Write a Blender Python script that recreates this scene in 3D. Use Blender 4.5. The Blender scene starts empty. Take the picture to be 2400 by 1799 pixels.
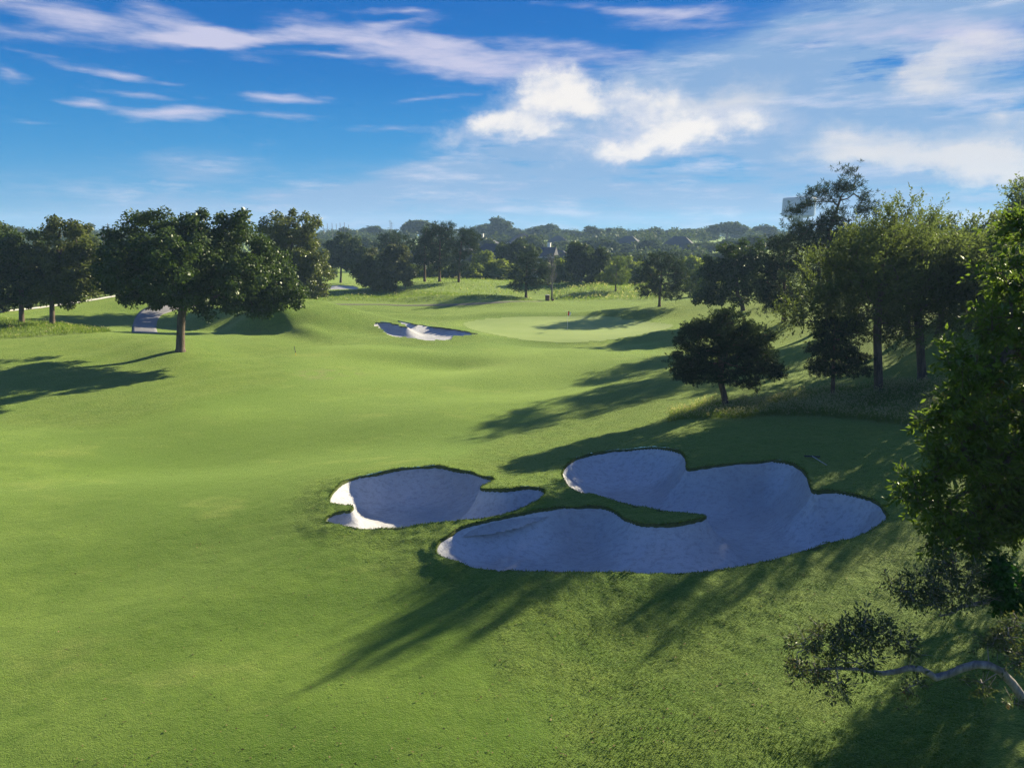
import bpy, math, random
import numpy as np
from mathutils import Vector

# ------------------------------------------------------------------ camera, sky, sun, exposure
SC = bpy.context.scene
COL = SC.collection
F = 1640.0                                   # focal length in pixels of the 2400 px wide photograph
CAM_H = 11.0
PITCH = math.atan((899.5 - 552.0) / F)
cam_data = bpy.data.cameras.new('camera')
cam_data.sensor_width = 36.0
cam_data.lens = 36.0 * F / 2400.0
cam_data.clip_start = 0.5
cam_data.clip_end = 9000.0
cam = bpy.data.objects.new('camera', cam_data)
COL.objects.link(cam)
cam.location = (0, 0, CAM_H)
cam.rotation_euler = (math.pi / 2 - PITCH, 0, 0)
SC.camera = cam

SUN_EL = math.radians(22.5)
SUN_AZ = math.radians(50.0)                  # to the right of the view direction
SV = Vector((math.sin(SUN_AZ) * math.cos(SUN_EL), math.cos(SUN_AZ) * math.cos(SUN_EL), math.sin(SUN_EL)))
sun_data = bpy.data.lights.new('sun', 'SUN')
sun_data.energy = 4.9
sun_data.angle = math.radians(0.5)
sun_data.color = (1.0, 0.87, 0.60)
sun = bpy.data.objects.new('sun', sun_data)
COL.objects.link(sun)
sun.location = SV * 100
sun.rotation_euler = SV.to_track_quat('Z', 'Y').to_euler()

SC.view_settings.view_transform = 'Standard'
SC.view_settings.look = 'None'
SC.view_settings.gamma = 1.0
SC.view_settings.use_curve_mapping = False
EXPOSURE = 1.7
SC.view_settings.exposure = EXPOSURE
SC.render.engine = 'CYCLES'
SC.cycles.use_denoising = True
SC.cycles.denoising_input_passes = 'RGB_ALBEDO_NORMAL'
SC.cycles.denoising_prefilter = 'NONE'
SC.cycles.adaptive_threshold = 0.012
SC.cycles.max_bounces = 5
SC.cycles.diffuse_bounces = 2
SC.cycles.glossy_bounces = 2
SC.cycles.transmission_bounces = 4
SC.cycles.volume_bounces = 1
SC.cycles.transparent_max_bounces = 4
SC.cycles.caustics_reflective = False
SC.cycles.caustics_refractive = False

CP, SP = math.cos(PITCH), math.sin(PITCH)


def ray(px, py):
    a, b = (px - 1200.0) / F, (899.5 - py) / F
    return np.array([a, CP + b * SP, -SP + b * CP])


def at(px, py, z):                           # where the sight line through a photo pixel meets height z
    d = ray(px, py)
    t = (z - CAM_H) / d[2]
    return np.array([0, 0, CAM_H]) + t * d


def at_depth(px, py, Y):                     # the point of the sight line Y metres in front of the camera
    d = ray(px, py)
    return np.array([0, 0, CAM_H]) + d * (Y / d[1])


# ---- node helpers
def new_mat(name):
    m = bpy.data.materials.new(name)
    m.use_nodes = True
    nt = m.node_tree
    nt.nodes.clear()
    out = nt.nodes.new('ShaderNodeOutputMaterial')
    return m, nt, out


class N:
    """short-hand for building node trees"""
    def __init__(s, nt):
        s.nt = nt

    def n(s, t, **kw):
        x = s.nt.nodes.new(t)
        for k, v in kw.items():
            setattr(x, k, v)
        return x

    def l(s, a, b):
        s.nt.links.new(a, b)

    def set(s, sock, v):
        if hasattr(v, 'is_output') or isinstance(v, bpy.types.NodeSocket):
            s.l(v, sock)
        else:
            sock.default_value = v

    def math(s, op, a, b=None, c=None, clamp=False):
        x = s.n('ShaderNodeMath', operation=op)
        x.use_clamp = clamp
        s.set(x.inputs[0], a)
        if b is not None:
            s.set(x.inputs[1], b)
        if c is not None:
            s.set(x.inputs[2], c)
        return x.outputs[0]

    def vmath(s, op, a, b=None):
        x = s.n('ShaderNodeVectorMath', operation=op)
        s.set(x.inputs[0], a)
        if b is not None:
            s.set(x.inputs[1], b)
        return x.outputs[0]

    def mix(s, fac, a, b, blend='MIX'):
        x = s.n('ShaderNodeMix', data_type='RGBA', blend_type=blend)
        s.set(x.inputs['Factor'], fac)
        s.set(x.inputs[6], a)
        s.set(x.inputs[7], b)
        return x.outputs[2]

    def noise(s, vec, scale, detail=2.0, rough=0.5, out=0, dim='3D'):
        x = s.n('ShaderNodeTexNoise', noise_dimensions=dim)
        if vec is not None:
            s.l(vec, x.inputs['Vector'])
        x.inputs['Scale'].default_value = scale
        x.inputs['Detail'].default_value = detail
        x.inputs['Roughness'].default_value = rough
        return x.outputs[out]

    def smooth(s, v, lo, hi, a=0.0, b=1.0):
        x = s.n('ShaderNodeMapRange', interpolation_type='SMOOTHSTEP')
        s.set(x.inputs['Value'], v)
        x.inputs['From Min'].default_value = lo
        x.inputs['From Max'].default_value = hi
        x.inputs['To Min'].default_value = a
        x.inputs['To Max'].default_value = b
        return x.outputs[0]

    def lin(s, v, lo, hi, a=0.0, b=1.0):
        x = s.n('ShaderNodeMapRange')
        s.set(x.inputs['Value'], v)
        x.inputs['From Min'].default_value = lo
        x.inputs['From Max'].default_value = hi
        x.inputs['To Min'].default_value = a
        x.inputs['To Max'].default_value = b
        return x.outputs[0]

    def attr(s, name):
        x = s.n('ShaderNodeAttribute', attribute_name=name)
        return x.outputs['Fac']

    def mapping(s, vec, loc=(0, 0, 0), rot=(0, 0, 0), scale=(1, 1, 1), kind='POINT'):
        x = s.n('ShaderNodeMapping', vector_type=kind)
        s.l(vec, x.inputs['Vector'])
        x.inputs['Location'].default_value = loc
        x.inputs['Rotation'].default_value = rot
        x.inputs['Scale'].default_value = scale
        return x.outputs[0]


def rgb(r, g, b):
    return (r, g, b, 1.0)


# ---- world: Nishita sky with clouds
def build_world():
    w = bpy.data.worlds.new('World')
    SC.world = w
    w.cycles.sampling_method = 'MANUAL'
    w.cycles.sample_map_resolution = 256
    w.use_nodes = True
    nt = w.node_tree
    k = N(nt)
    bg = nt.nodes['Background']
    STR = 0.1
    bg.inputs['Strength'].default_value = STR
    sk = k.n('ShaderNodeTexSky', sky_type='NISHITA')
    sk.sun_disc = False
    sk.sun_elevation = SUN_EL
    sk.sun_rotation = SUN_AZ
    sk.altitude = 0
    sk.air_density = 1.0
    sk.dust_density = 0.05
    sk.ozone_density = 3.0
    hs = k.n('ShaderNodeHueSaturation')
    hs.inputs['Saturation'].default_value = 1.3
    hs.inputs['Value'].default_value = 0.55
    k.l(sk.outputs[0], hs.inputs['Color'])
    nish = k.mix(1.0, hs.outputs[0], rgb(0.30, 0.9, 1.3), 'MULTIPLY')

    tc = k.n('ShaderNodeTexCoord').outputs['Generated']
    sep = k.n('ShaderNodeSeparateXYZ')
    k.l(tc, sep.inputs[0])
    az = k.math('ARCTAN2', sep.outputs[0], sep.outputs[1])
    el = k.math('ARCSINE', sep.outputs[2])
    cmb = k.n('ShaderNodeCombineXYZ')
    k.l(az, cmb.inputs[0])
    k.l(el, cmb.inputs[1])
    P = cmb.outputs[0]

    # deep polarised blue that pales towards the horizon, laid over the Nishita sky
    g = 2.0 ** -EXPOSURE / STR                          # radiance as it should read in the picture
    rp = k.n('ShaderNodeValToRGB')
    rp.color_ramp.interpolation = 'B_SPLINE'
    els = [(0.0, (.17, .43, .70)), (.03, (.11, .37, .69)), (.09, (.03, .30, .66)), (.17, (.0, .175, .57)), (.34, (.0, .085, .45)), (.7, (.002, .08, .38)), (1.0, (.002, .07, .34))]
    for i, (e_, c_) in enumerate(els):
        ce = rp.color_ramp.elements[i] if i < 2 else rp.color_ramp.elements.new(e_)
        ce.position = e_
        ce.color = rgb(*[q * g * .45 for q in c_])
    k.l(k.math('DIVIDE', el, 1.2, clamp=True), rp.inputs[0])
    sky = k.mix(.92, nish, k.mix(1.0, rp.outputs[0], rgb(2, 2, 2), 'MULTIPLY'))

    def ae(px, py):
        d = ray(px, py)
        d = d / np.linalg.norm(d)
        return math.atan2(d[0], d[1]), math.asin(d[2])

    # irregular outlines: push the sky coordinates about with noise
    nz1 = k.noise(k.mapping(P, scale=(5, 16, 1)), 1.0, 4.0, 0.6, out=1)
    off1 = k.vmath('MULTIPLY', k.vmath('SUBTRACT', nz1, (0.5, 0.5, 0.5)), (0.16, 0.03, 0))
    PS = k.vmath('ADD', P, off1)                       # for streaks
    nz2 = k.noise(k.mapping(P, scale=(12, 17, 1)), 1.0, 6.0, 0.62, out=1)
    off2 = k.vmath('MULTIPLY', k.vmath('SUBTRACT', nz2, (0.5, 0.5, 0.5)), (0.13, 0.075, 0))
    PC = k.vmath('ADD', P, off2)                       # for cumulus

    def blobs(vec, lst):
        tot = None
        for (px, py, rx, ry, ang, s) in lst:
            a, e = ae(px, py)
            a2, e2 = ae(px + rx, py)
            a3, e3 = ae(px, py - ry)
            mp = k.mapping(vec, (a, e, 0), (0, 0, math.radians(ang)), (math.hypot(a2 - a, e2 - e), math.hypot(e3 - e, a3 - a), 1), 'TEXTURE')
            g = k.n('ShaderNodeTexGradient', gradient_type='SPHERICAL')
            k.l(mp, g.inputs[0])
            v = k.math('MULTIPLY', g.outputs[1], s)
            tot = v if tot is None else k.math('ADD', tot, v)
        return tot

    streaks = [(150, 35, 420, 55, -3, 1.0), (60, 85, 330, 40, 2, .55), (480, 70, 260, 45, -14, .9), (620, 85, 300, 34, 5, 1.0), (430, 100, 190, 22, 3, .7),
               (900, 95, 330, 45, -8, 1.0), (1130, 125, 300, 40, -10, .8), (760, 125, 120, 14, 4, .6), (1010, 150, 240, 36, -5, .9), (1250, 170, 330, 50, 2, .6), (1330, 120, 240, 34, -8, .7),
               (930, 27, 170, 14, 0, .8), (930, 52, 150, 20, 3, .6), (260, 170, 180, 15, -2, .9), (20, 175, 70, 18, 0, .7), (60, 130, 130, 12, 0, .4), (200, 235, 120, 22, 3, .8), (320, 218, 120, 12, -2, .7),
               (400, 262, 170, 27, 2, 1.1), (660, 228, 190, 19, -2, 1.0), (660, 270, 170, 16, 0, .6), (80, 280, 140, 13, 0, .6), (460, 226, 60, 12, 0, .4), (920, 302, 120, 15, -2, .6),
               (1000, 225, 160, 12, 10, .45), (330, 428, 40, 9, 5, .4), (560, 463, 90, 14, 3, .35), (680, 455, 120, 22, 4, .4), (800, 450, 60, 12, 0, .3),
               (1250, 535, 300, 40, 0, .5), (1130, 465, 260, 40, 14, .45), (1600, 40, 330, 60, -4, .55), (1500, 20, 300, 22, -5, .5), (2050, 70, 420, 60, -2, .75), (2300, 95, 330, 70, -8, .9)]
    cum = [(1250, 235, 190, 90, 8, 1.0), (1330, 205, 130, 75, -6, 1.1), (1130, 305, 190, 55, 12, .95), (1500, 240, 210, 100, -12, .85), (1240, 310, 150, 60, 0, .7), (1440, 350, 190, 45, 8, 1.05), (1600, 330, 220, 60, 12, 1.0),
           (1760, 285, 220, 80, 8, .7), (1500, 290, 260, 90, 0, .5)]
    softc = [(1980, 315, 190, 62, 0, 1.15), (2010, 365, 260, 40, -3, 1.1), (2250, 350, 320, 85, -8, 1.25), (2330, 385, 200, 55, -8, 1.0), (2220, 175, 230, 90, 10, 1.0), (2130, 170, 130, 55, 15, .8), (2380, 262, 110, 55, -10, 1.0), (1720, 240, 190, 60, 12, .7), (1640, 250, 260, 90, 5, .55), (2280, 110, 260, 60, -6, .6)]
    veil = [(1850, 260, 1000, 300, 8, 1.3), (2250, 260, 800, 460, 0, 1.2), (1500, 330, 800, 220, 12, 1.0), (1150, 400, 700, 150, 22, .8), (1800, 490, 900, 120, 0, 1.0), (450, 480, 1000, 130, 4, .9), (2200, 60, 700, 140, -3, .5), (1150, 540, 900, 60, 0, .4), (430, 420, 240, 70, 18, .7), (650, 500, 600, 70, 10, .6), (950, 440, 500, 60, 16, .4)]
    s_ = blobs(PS, streaks)
    c_ = blobs(PC, cum)
    v_ = blobs(PS, veil)
    q_ = blobs(PC, softc)
    fin = k.noise(k.mapping(P, scale=(13, 75, 1)), 1.0, 6.0, 0.62)
    sden = k.smooth(k.math('ADD', s_, k.math('MULTIPLY', k.math('SUBTRACT', fin, 0.5), 1.35)), 0.12, 1.25, 0, 0.92)
    fin2 = k.noise(k.mapping(P, scale=(26, 38, 1)), 1.0, 6.0, 0.6)
    cden = k.smooth(k.math('ADD', c_, k.math('MULTIPLY', k.math('SUBTRACT', fin2, 0.5), 0.9)), 0.06, 1.2, 0, 0.96)
    fin3 = k.noise(k.mapping(P, rot=(0, 0, -0.2), scale=(3.2, 20, 1)), 1.0, 6.0, 0.66)
    vden = k.smooth(k.math('MULTIPLY', v_, k.lin(fin3, 0.3, 0.7, 0.0, 1.8)), 0.02, 1.2, 0, 0.82)
    # added cloud outside the picture, its cover and blue set to fill the shade
    zc = k.math('ADD', k.math('MAXIMUM', sep.outputs[2], 0.0), 0.12)
    dv = k.n('ShaderNodeVectorMath', operation='DIVIDE')
    k.l(tc, dv.inputs[0])
    cz = k.n('ShaderNodeCombineXYZ')
    for i in range(3):
        k.l(zc, cz.inputs[i])
    k.l(cz.outputs[0], dv.inputs[1])
    allr = k.noise(k.mapping(dv.outputs[0], scale=(0.55, 1.6, 1)), 1.0, 5.0, 0.6)
    away = k.smooth(k.math('ABSOLUTE', az), 0.72, 1.0)
    high = k.smooth(el, 0.36, 0.5)
    oden = k.math('MULTIPLY', k.smooth(allr, 0.40, 0.66, 0, 0.8), k.math('MAXIMUM', away, high))


    def cc(r, gg, b):
        return rgb(r * g, gg * g, b * g)
    col = k.mix(vden, sky, cc(0.29, 0.45, 0.69))
    fin5 = k.noise(k.mapping(P, loc=(1.7, .4, 0), rot=(0, 0, -.12), scale=(6, 34, 1)), 1.0, 6.0, 0.65)
    wden = k.math('MULTIPLY', k.smooth(fin5, .48, .72, 0, .75), k.smooth(v_, .1, .9))
    col = k.mix(wden, col, cc(0.60, 0.66, 0.82))
    col = k.mix(oden, col, cc(0.32, 0.50, 0.95))
    col = k.mix(sden, col, cc(0.62, 0.62, 0.80))
    fin4 = k.noise(k.mapping(P, loc=(.3, .1, 0), scale=(14, 24, 1)), 1.0, 5.0, 0.6)
    qden = k.smooth(k.math('ADD', q_, k.math('MULTIPLY', k.math('SUBTRACT', fin3, 0.5), 0.9)), 0.10, 1.5, 0, 0.85)
    col = k.mix(qden, col, cc(0.80, 0.78, 0.78))
    cshade = k.smooth(k.math('ADD', k.math('MULTIPLY', c_, .35), k.math('ADD', fin4, k.math('MULTIPLY', fin2, .4))), 0.72, 1.25)
    ccol = k.mix(cshade, cc(0.50, 0.58, 0.76), cc(0.95, 0.91, 0.87))
    col = k.mix(cden, col, ccol)
    k.l(col, bg.inputs['Color'])


build_world()

# ------------------------------------------------------------------ terrain
# control heights: photo pixel, height in metres
CTRL = [
    # bottom / near fairway
    (-150, 1799, -1.1), (300, 1799, -.75), (900, 1799, -.3), (1500, 1799, .2), (2000, 1790, .9), (2500, 1790, 1.6),
    (0, 1500, -.95), (600, 1500, -.45), (1100, 1500, -.1), (1500, 1480, .25), (1900, 1480, .9), (2300, 1450, 1.7), (2600, 1450, 2.0),
    (0, 1250, -.6), (400, 1250, -.35), (640, 1240, .0), (900, 1300, .15), (1150, 1390, .2),
    (0, 1090, -.25), (400, 1080, -.2), (640, 1100, .0), (900, 1040, .0), (1150, 1040, .1),
    # bunker mound
    (770, 1200, .35), (1000, 1240, .5), (1010, 1095, .85), (1275, 1160, 1.3), (1030, 1300, .45), (1320, 1110, 1.1), (1350, 1190, .95),
    (1500, 1350, .75), (1800, 1330, 1.1), (2080, 1210, 2.0), (1910, 1150, 1.9), (1620, 1100, 1.6), (1460, 1050, 1.35), (1800, 1080, 1.9),
    (1300, 1060, .95), (1200, 1100, .85), (1640, 985, 1.9), (1460, 1020, 1.2), (1850, 985, 2.15), (2050, 1000, 2.5), (2250, 1000, 3.0), (2200, 1150, 2.7), (2500, 1150, 3.2), (2120, 1330, 1.7),
    # behind the crest, the valley with the pine
    (1700, 958, 1.3), (1560, 960, .7), (1950, 948, 1.9), (2058, 932, 2.2), (2160, 908, 2.7), (1400, 980, .25), (1830, 900, 1.5), (2300, 880, 3.6), (2500, 900, 4.6),
    (1700, 880, .8), (1850, 820, 1.8), (2000, 840, 2.5), (2130, 785, 4.0), (2230, 780, 4.5), (2400, 780, 5.2), (2600, 790, 6.0), (1950, 770, 3.0),
    (1750, 770, 1.9), (1640, 800, .7), (1680, 745, 1.6), (1735, 727, 2.3), (1860, 735, 3.2), (2100, 730, 5.0), (2500, 720, 6.5),
    # fairway to the green
    (0, 990, .0), (250, 960, .2), (450, 960, .35), (700, 950, .1), (1000, 940, 0), (1250, 930, .05), (1480, 890, .2),
    (700, 880, .2), (900, 880, .05), (1100, 857, -.15), (1250, 850, 0), (1450, 840, .15), (820, 830, .25), (1000, 815, .2), (1200, 815, .1), (1400, 800, .15),
    (1100, 833, .1),
    # green
    (1030, 775, .4), (1050, 750, .5), (1200, 790, .3), (1330, 771, .35), (1330, 748, .45), (1480, 748, .5), (1570, 762, .5), (1500, 785, .3),
    # behind the green
    (1300, 728, .9), (1150, 735, .8), (1000, 735, .9), (1450, 722, 1.5), (1600, 707, 2.1), (1500, 708, 1.9), (1700, 706, 2.5), (1300, 712, 1.1), (1150, 716, .9), (1000, 714, 1.1), (900, 712, 1.3),
    # rough banks beyond
    (900, 685, 2.0), (1050, 692, 1.9), (1180, 705, 1.3), (780, 690, 1.9), (700, 705, 1.9), (1283, 699, 1.2),
    (1060, 655, 2.9), (1150, 662, 2.7), (1240, 688, 1.5), (980, 652, 2.7), (1380, 690, 1.2), (1450, 668, 1.9), (1330, 668, 1.9), (1550, 672, 1.9),
    # middle left mounds and bunker
    (875, 777, .55), (940, 765, .75), (1115, 786, .45), (1000, 808, .3), (870, 800, .4), (760, 800, .4), (700, 790, .6),
    (650, 728, 3.0), (720, 745, 2.3), (800, 745, 1.5), (880, 740, 1.3), (800, 722, 1.8), (640, 770, 1.2), (590, 742, 2.3), (700, 775, 1.0), (545, 765, .8), (620, 795, .75), (480, 790, .8), (560, 830, .7), (650, 850, .4),
    # oak mound
    (423, 823, 1.7), (300, 789, 2.1), (150, 788, 2.3), (0, 786, 2.5), (-150, 785, 2.7), (430, 796, 1.8), (520, 850, .9), (300, 850, 1.15), (100, 860, 1.25), (-100, 880, 1.1), (200, 920, .4), (0, 930, .4),
    (340, 776, 1.15), (345, 750, 1.3), (420, 745, 1.3), (410, 724, 1.9), (500, 735, 1.9), (240, 775, 1.4), (260, 735, 2.1),
    (150, 755, 2.35), (50, 750, 2.6), (-80, 750, 2.9), (0, 728, 3.1), (160, 716, 3.1), (330, 703, 3.2), (-150, 730, 3.2),
]
# the land beyond and out of the picture: (x, y, z) in metres
WORLD_CTRL = [(-14, 98, .7), (0, 99, .9), (18, 104, .8), (26, 108, .9), (-20, 112, 1.2), (-45, 95, 2.2), (-70, 95, 3.4), (-35, 130, 1.2), (-50, 145, .6), (-80, 130, 3.2), (-110, 110, 3.6),
              (-60, 200, 1.2), (0, 170, .6), (20, 150, .8), (60, 150, 1.5), (0, 230, 1.8), (100, 200, 3), (-120, 250, 3), (60, 130, 2.5), (50, 110, 4), (80, 80, 6), (60, 50, 5.2), (110, 110, 6.5),
              (0, 320, 3.5), (-150, 400, 4.5), (150, 330, 5), (0, 480, 6.5), (-250, 600, 7.5), (250, 500, 7.5), (0, 700, 9), (-500, 800, 9), (500, 800, 9), (300, 250, 7), (-300, 250, 5),
              (0, 7, -.3), (-14, 9, -1.2), (14, 9, 1.6), (40, 22, 2.4), (-40, 22, -1.0), (-60, 45, 2.4), (-90, 70, 3.6), (34, 30, 3.2), (45, 35, 4.2), (-30, 12, -1.2), (30, 12, 2.6)]


def uv_of(X, Y):
    Yc = np.clip(Y, 7.0, 900.0)
    return np.clip(X / Yc, -1.7, 1.7), np.log(Yc)


_c = np.array([at(*c) for c in CTRL] + [np.array(c, float) for c in WORLD_CTRL])
_u, _v = uv_of(_c[:, 0], _c[:, 1])
_pts = np.stack([_u, _v], 1)


def _phi(r2):
    return 0.5 * r2 * np.log(r2 + 1e-12)


_n = len(_pts)
_A = np.zeros((_n + 3, _n + 3))
_d2 = ((_pts[:, None] - _pts[None]) ** 2).sum(2)
_A[:_n, :_n] = _phi(_d2) + np.eye(_n) * 0.0006
_A[:_n, _n] = 1
_A[:_n, _n + 1:] = _pts
_A[_n:, :_n] = _A[:_n, _n:].T
_w = np.linalg.solve(_A, np.concatenate([_c[:, 2], np.zeros(3)]))


def tps(X, Y):
    X = np.asarray(X, float)
    Y = np.asarray(Y, float)
    sh = X.shape
    u, v = uv_of(X.ravel(), Y.ravel())
    out = np.empty(u.size)
    CH = 20000
    for i in range(0, u.size, CH):
        uu, vv = u[i:i + CH], v[i:i + CH]
        r2 = (uu[:, None] - _pts[None, :, 0]) ** 2 + (vv[:, None] - _pts[None, :, 1]) ** 2
        out[i:i + CH] = _phi(r2) @ _w[:_n] + _w[_n] + _w[_n + 1] * uu + _w[_n + 2] * vv
    return out.reshape(sh)


_rs = np.random.RandomState(7)
_lat = _rs.rand(256, 256)


def vnoise(X, Y):
    xi, yi = np.floor(X).astype(int), np.floor(Y).astype(int)
    fx, fy = X - xi, Y - yi
    fx, fy = fx * fx * fx * (fx * (fx * 6 - 15) + 10), fy * fy * fy * (fy * (fy * 6 - 15) + 10)
    a, b = _lat[xi % 256, yi % 256], _lat[(xi + 1) % 256, yi % 256]
    c, d = _lat[xi % 256, (yi + 1) % 256], _lat[(xi + 1) % 256, (yi + 1) % 256]
    return (a * (1 - fx) + b * fx) * (1 - fy) + (c * (1 - fx) + d * fx) * fy - 0.5


def rot2(X, Y, a):
    return X * math.cos(a) - Y * math.sin(a), X * math.sin(a) + Y * math.cos(a)


def in_poly(X, Y, poly):
    inside = np.zeros(X.shape, bool)
    n = len(poly)
    j = n - 1
    for i in range(n):
        xi, yi = poly[i]
        xj, yj = poly[j]
        if yi != yj:
            c = ((yi > Y) != (yj > Y)) & (X < (xj - xi) * (Y - yi) / (yj - yi) + xi)
            inside ^= c
        j = i
    return inside


def sdf(X, Y, poly):
    """signed distance, positive inside; far points get a rough value. also the nearest outline point"""
    X = np.asarray(X, float).ravel()
    Y = np.asarray(Y, float).ravel()
    P = np.asarray(poly)
    best = np.full(X.shape, 1e9)
    nx, ny = X.copy(), Y.copy()
    Q = np.roll(P, -1, 0)
    for (x0, y0), (x1, y1) in zip(P, Q):
        dx, dy = x1 - x0, y1 - y0
        t = np.clip(((X - x0) * dx + (Y - y0) * dy) / (dx * dx + dy * dy + 1e-12), 0, 1)
        qx, qy = x0 + t * dx, y0 + t * dy
        d = (X - qx) ** 2 + (Y - qy) ** 2
        m = d < best
        best[m] = d[m]
        nx[m] = qx[m]
        ny[m] = qy[m]
    s = np.sqrt(best)
    return np.where(in_poly(X, Y, P), s, -s), nx, ny


def hit(px, py):
    """where the sight line meets the land"""
    d = ray(px, py)
    ys = np.exp(np.linspace(math.log(11), math.log(500), 900))
    t = ys / d[1]
    X, Z = d[0] * t, CAM_H + d[2] * t
    g = tps(X, ys)
    below = np.nonzero(Z < g)[0]
    if len(below) == 0:
        i = len(ys) - 1
        return np.array([X[i], ys[i], g[i]])
    i = max(below[0], 1)
    a = (Z[i - 1] - g[i - 1]) / max((Z[i - 1] - g[i - 1]) - (Z[i] - g[i]), 1e-9)
    yy = ys[i - 1] + a * (ys[i] - ys[i - 1])
    xx = X[i - 1] + a * (X[i] - X[i - 1])
    return np.array([xx, yy, float(tps(np.array([xx]), np.array([yy]))[0])])


def smooth_loop(pts, k=6):
    P = np.asarray(pts, float)
    out = []
    n = len(P)
    for i in range(n):
        p0, p1, p2, p3 = P[i - 1], P[i], P[(i + 1) % n], P[(i + 2) % n]
        for j in range(k):
            t = j / k
            out.append(0.5 * ((2 * p1) + (-p0 + p2) * t + (2 * p0 - 5 * p1 + 4 * p2 - p3) * t * t + (-p0 + 3 * p1 - 3 * p2 + p3) * t ** 3))
    return np.array(out)


OUT_A = [(762, 1221), (773, 1212), (785, 1206), (805, 1202), (820, 1201), (828, 1194), (820, 1189), (795, 1187), (776, 1183), (772, 1174), (779, 1158), (804, 1136), (833, 1123), (890, 1111), (940, 1101), (1010, 1096),
         (1064, 1100), (1108, 1108), (1140, 1119), (1160, 1131), (1143, 1140), (1127, 1147), (1133, 1151), (1165, 1153), (1194, 1152), (1238, 1144), (1266, 1146), (1277, 1157), (1270, 1171), (1238, 1187), (1190, 1206), (1127, 1221),
         (1064, 1229), (985, 1236), (906, 1243), (842, 1242), (795, 1236), (768, 1227)]
OUT_B = [(1023, 1291), (1032, 1275), (1054, 1262), (1080, 1244), (1127, 1228), (1206, 1209), (1270, 1196), (1333, 1191), (1396, 1193), (1430, 1199), (1448, 1208), (1465, 1221), (1500, 1231), (1569, 1232), (1634, 1221), (1654, 1212), (1640, 1209), (1580, 1204),
         (1500, 1194), (1434, 1181), (1377, 1165), (1335, 1146), (1318, 1118), (1324, 1095), (1350, 1075), (1400, 1060), (1461, 1052), (1538, 1052), (1585, 1060), (1604, 1073), (1609, 1092), (1612, 1103), (1650, 1098), (1703, 1090), (1765, 1085), (1811, 1081),
         (1857, 1092), (1888, 1115), (1900, 1145), (1912, 1156), (1940, 1153), (1972, 1152), (2030, 1163), (2065, 1181), (2080, 1204), (2065, 1227), (2022, 1250), (1934, 1277), (1850, 1305), (1761, 1327), (1646, 1341), (1530, 1348), (1415, 1350), (1333, 1349), (1222, 1345), (1143, 1339),
         (1064, 1323), (1028, 1307)]
OUT_C = [(875, 777), (885, 772.5), (917, 773), (942, 777), (955, 780), (950, 776), (930, 767.5), (942, 766.5), (974, 767), (1012, 768), (1061, 777), (1100, 783), (1118, 786.5), (1102, 792), (1063, 796), (1058, 801), (1034, 804), (993, 806), (944, 802), (917, 796), (901, 788), (885, 781)]
OUT_D = [(690, 668), (720, 667), (755, 674), (790, 668), (830, 670), (835, 677), (760, 679), (690, 678)]
GREEN = [(1085, 757), (1130, 749), (1200, 746), (1330, 746), (1470, 747), (1560, 757), (1577, 765), (1545, 775), (1480, 786), (1400, 793), (1280, 794), (1180, 788), (1110, 774)]


def outline(px_list, k=6):
    return smooth_loop([hit(*p)[:2] for p in px_list], k)


BUNKERS = [dict(name='sand_bunker', poly=outline(OUT_A), depth=1.35, label='small sand bunker with sunlit sand at its left tip, beside the larger near bunker', bowl=1.7),
           dict(name='sand_bunker', poly=outline(OUT_B), depth=1.35, label='largest sand bunker, many-lobed and mostly in shade, with a grass tongue', bowl=1.9),
           dict(name='sand_bunker', poly=outline(OUT_C, 8), depth=.8, label='sand bunker split by a pale sand ridge beside the putting green', bowl=2.6),
           dict(name='sand_bunker', poly=outline(OUT_D), depth=.2, label='far strip of shaded sand beyond the left mounds', bowl=2.0)]
GREEN_POLY = outline(GREEN)


# ---- the ground grid
def lines(segments):
    return np.unique(np.concatenate(segments))


def grow(start, end, s0, rate):
    out = [start]
    s = s0
    sg = 1 if end > start else -1
    while (out[-1] - end) * sg < 0:
        s *= rate
        out.append(out[-1] + sg * s)
    return np.array(out)


bx = np.concatenate([b['poly'] for b in BUNKERS[:2]])
x0, x1, y0_, y1_ = bx[:, 0].min() - .6, bx[:, 0].max() + .6, bx[:, 1].min() - .6, bx[:, 1].max() + .6
cx = BUNKERS[2]['poly']
XL = lines([np.arange(x0, x1, .085), grow(x0, -70, .085, 1.018), grow(x1, 60, .085, 1.02), grow(-70, -1150, 1.2, 1.10), grow(60, 1150, 1.2, 1.10)])
YL = lines([np.arange(y0_, y1_, .095), grow(y0_, 7, .095, 1.014), grow(y1_, 160, .095, 1.0125), grow(7, -120, .5, 1.25), grow(160, 1350, 2.2, 1.045)])
XL = XL[np.concatenate([[True], np.diff(XL) > 1e-4])]
YL = YL[np.concatenate([[True], np.diff(YL) > 1e-4])]
GX, GY = np.meshgrid(XL, YL)
NX, NY = len(XL), len(YL)
gx, gy = GX.ravel().copy(), GY.ravel().copy()
cellx = np.gradient(XL)[None].repeat(NY, 0).ravel()
celly = np.gradient(YL)[:, None].repeat(NX, 1).ravel()

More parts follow.
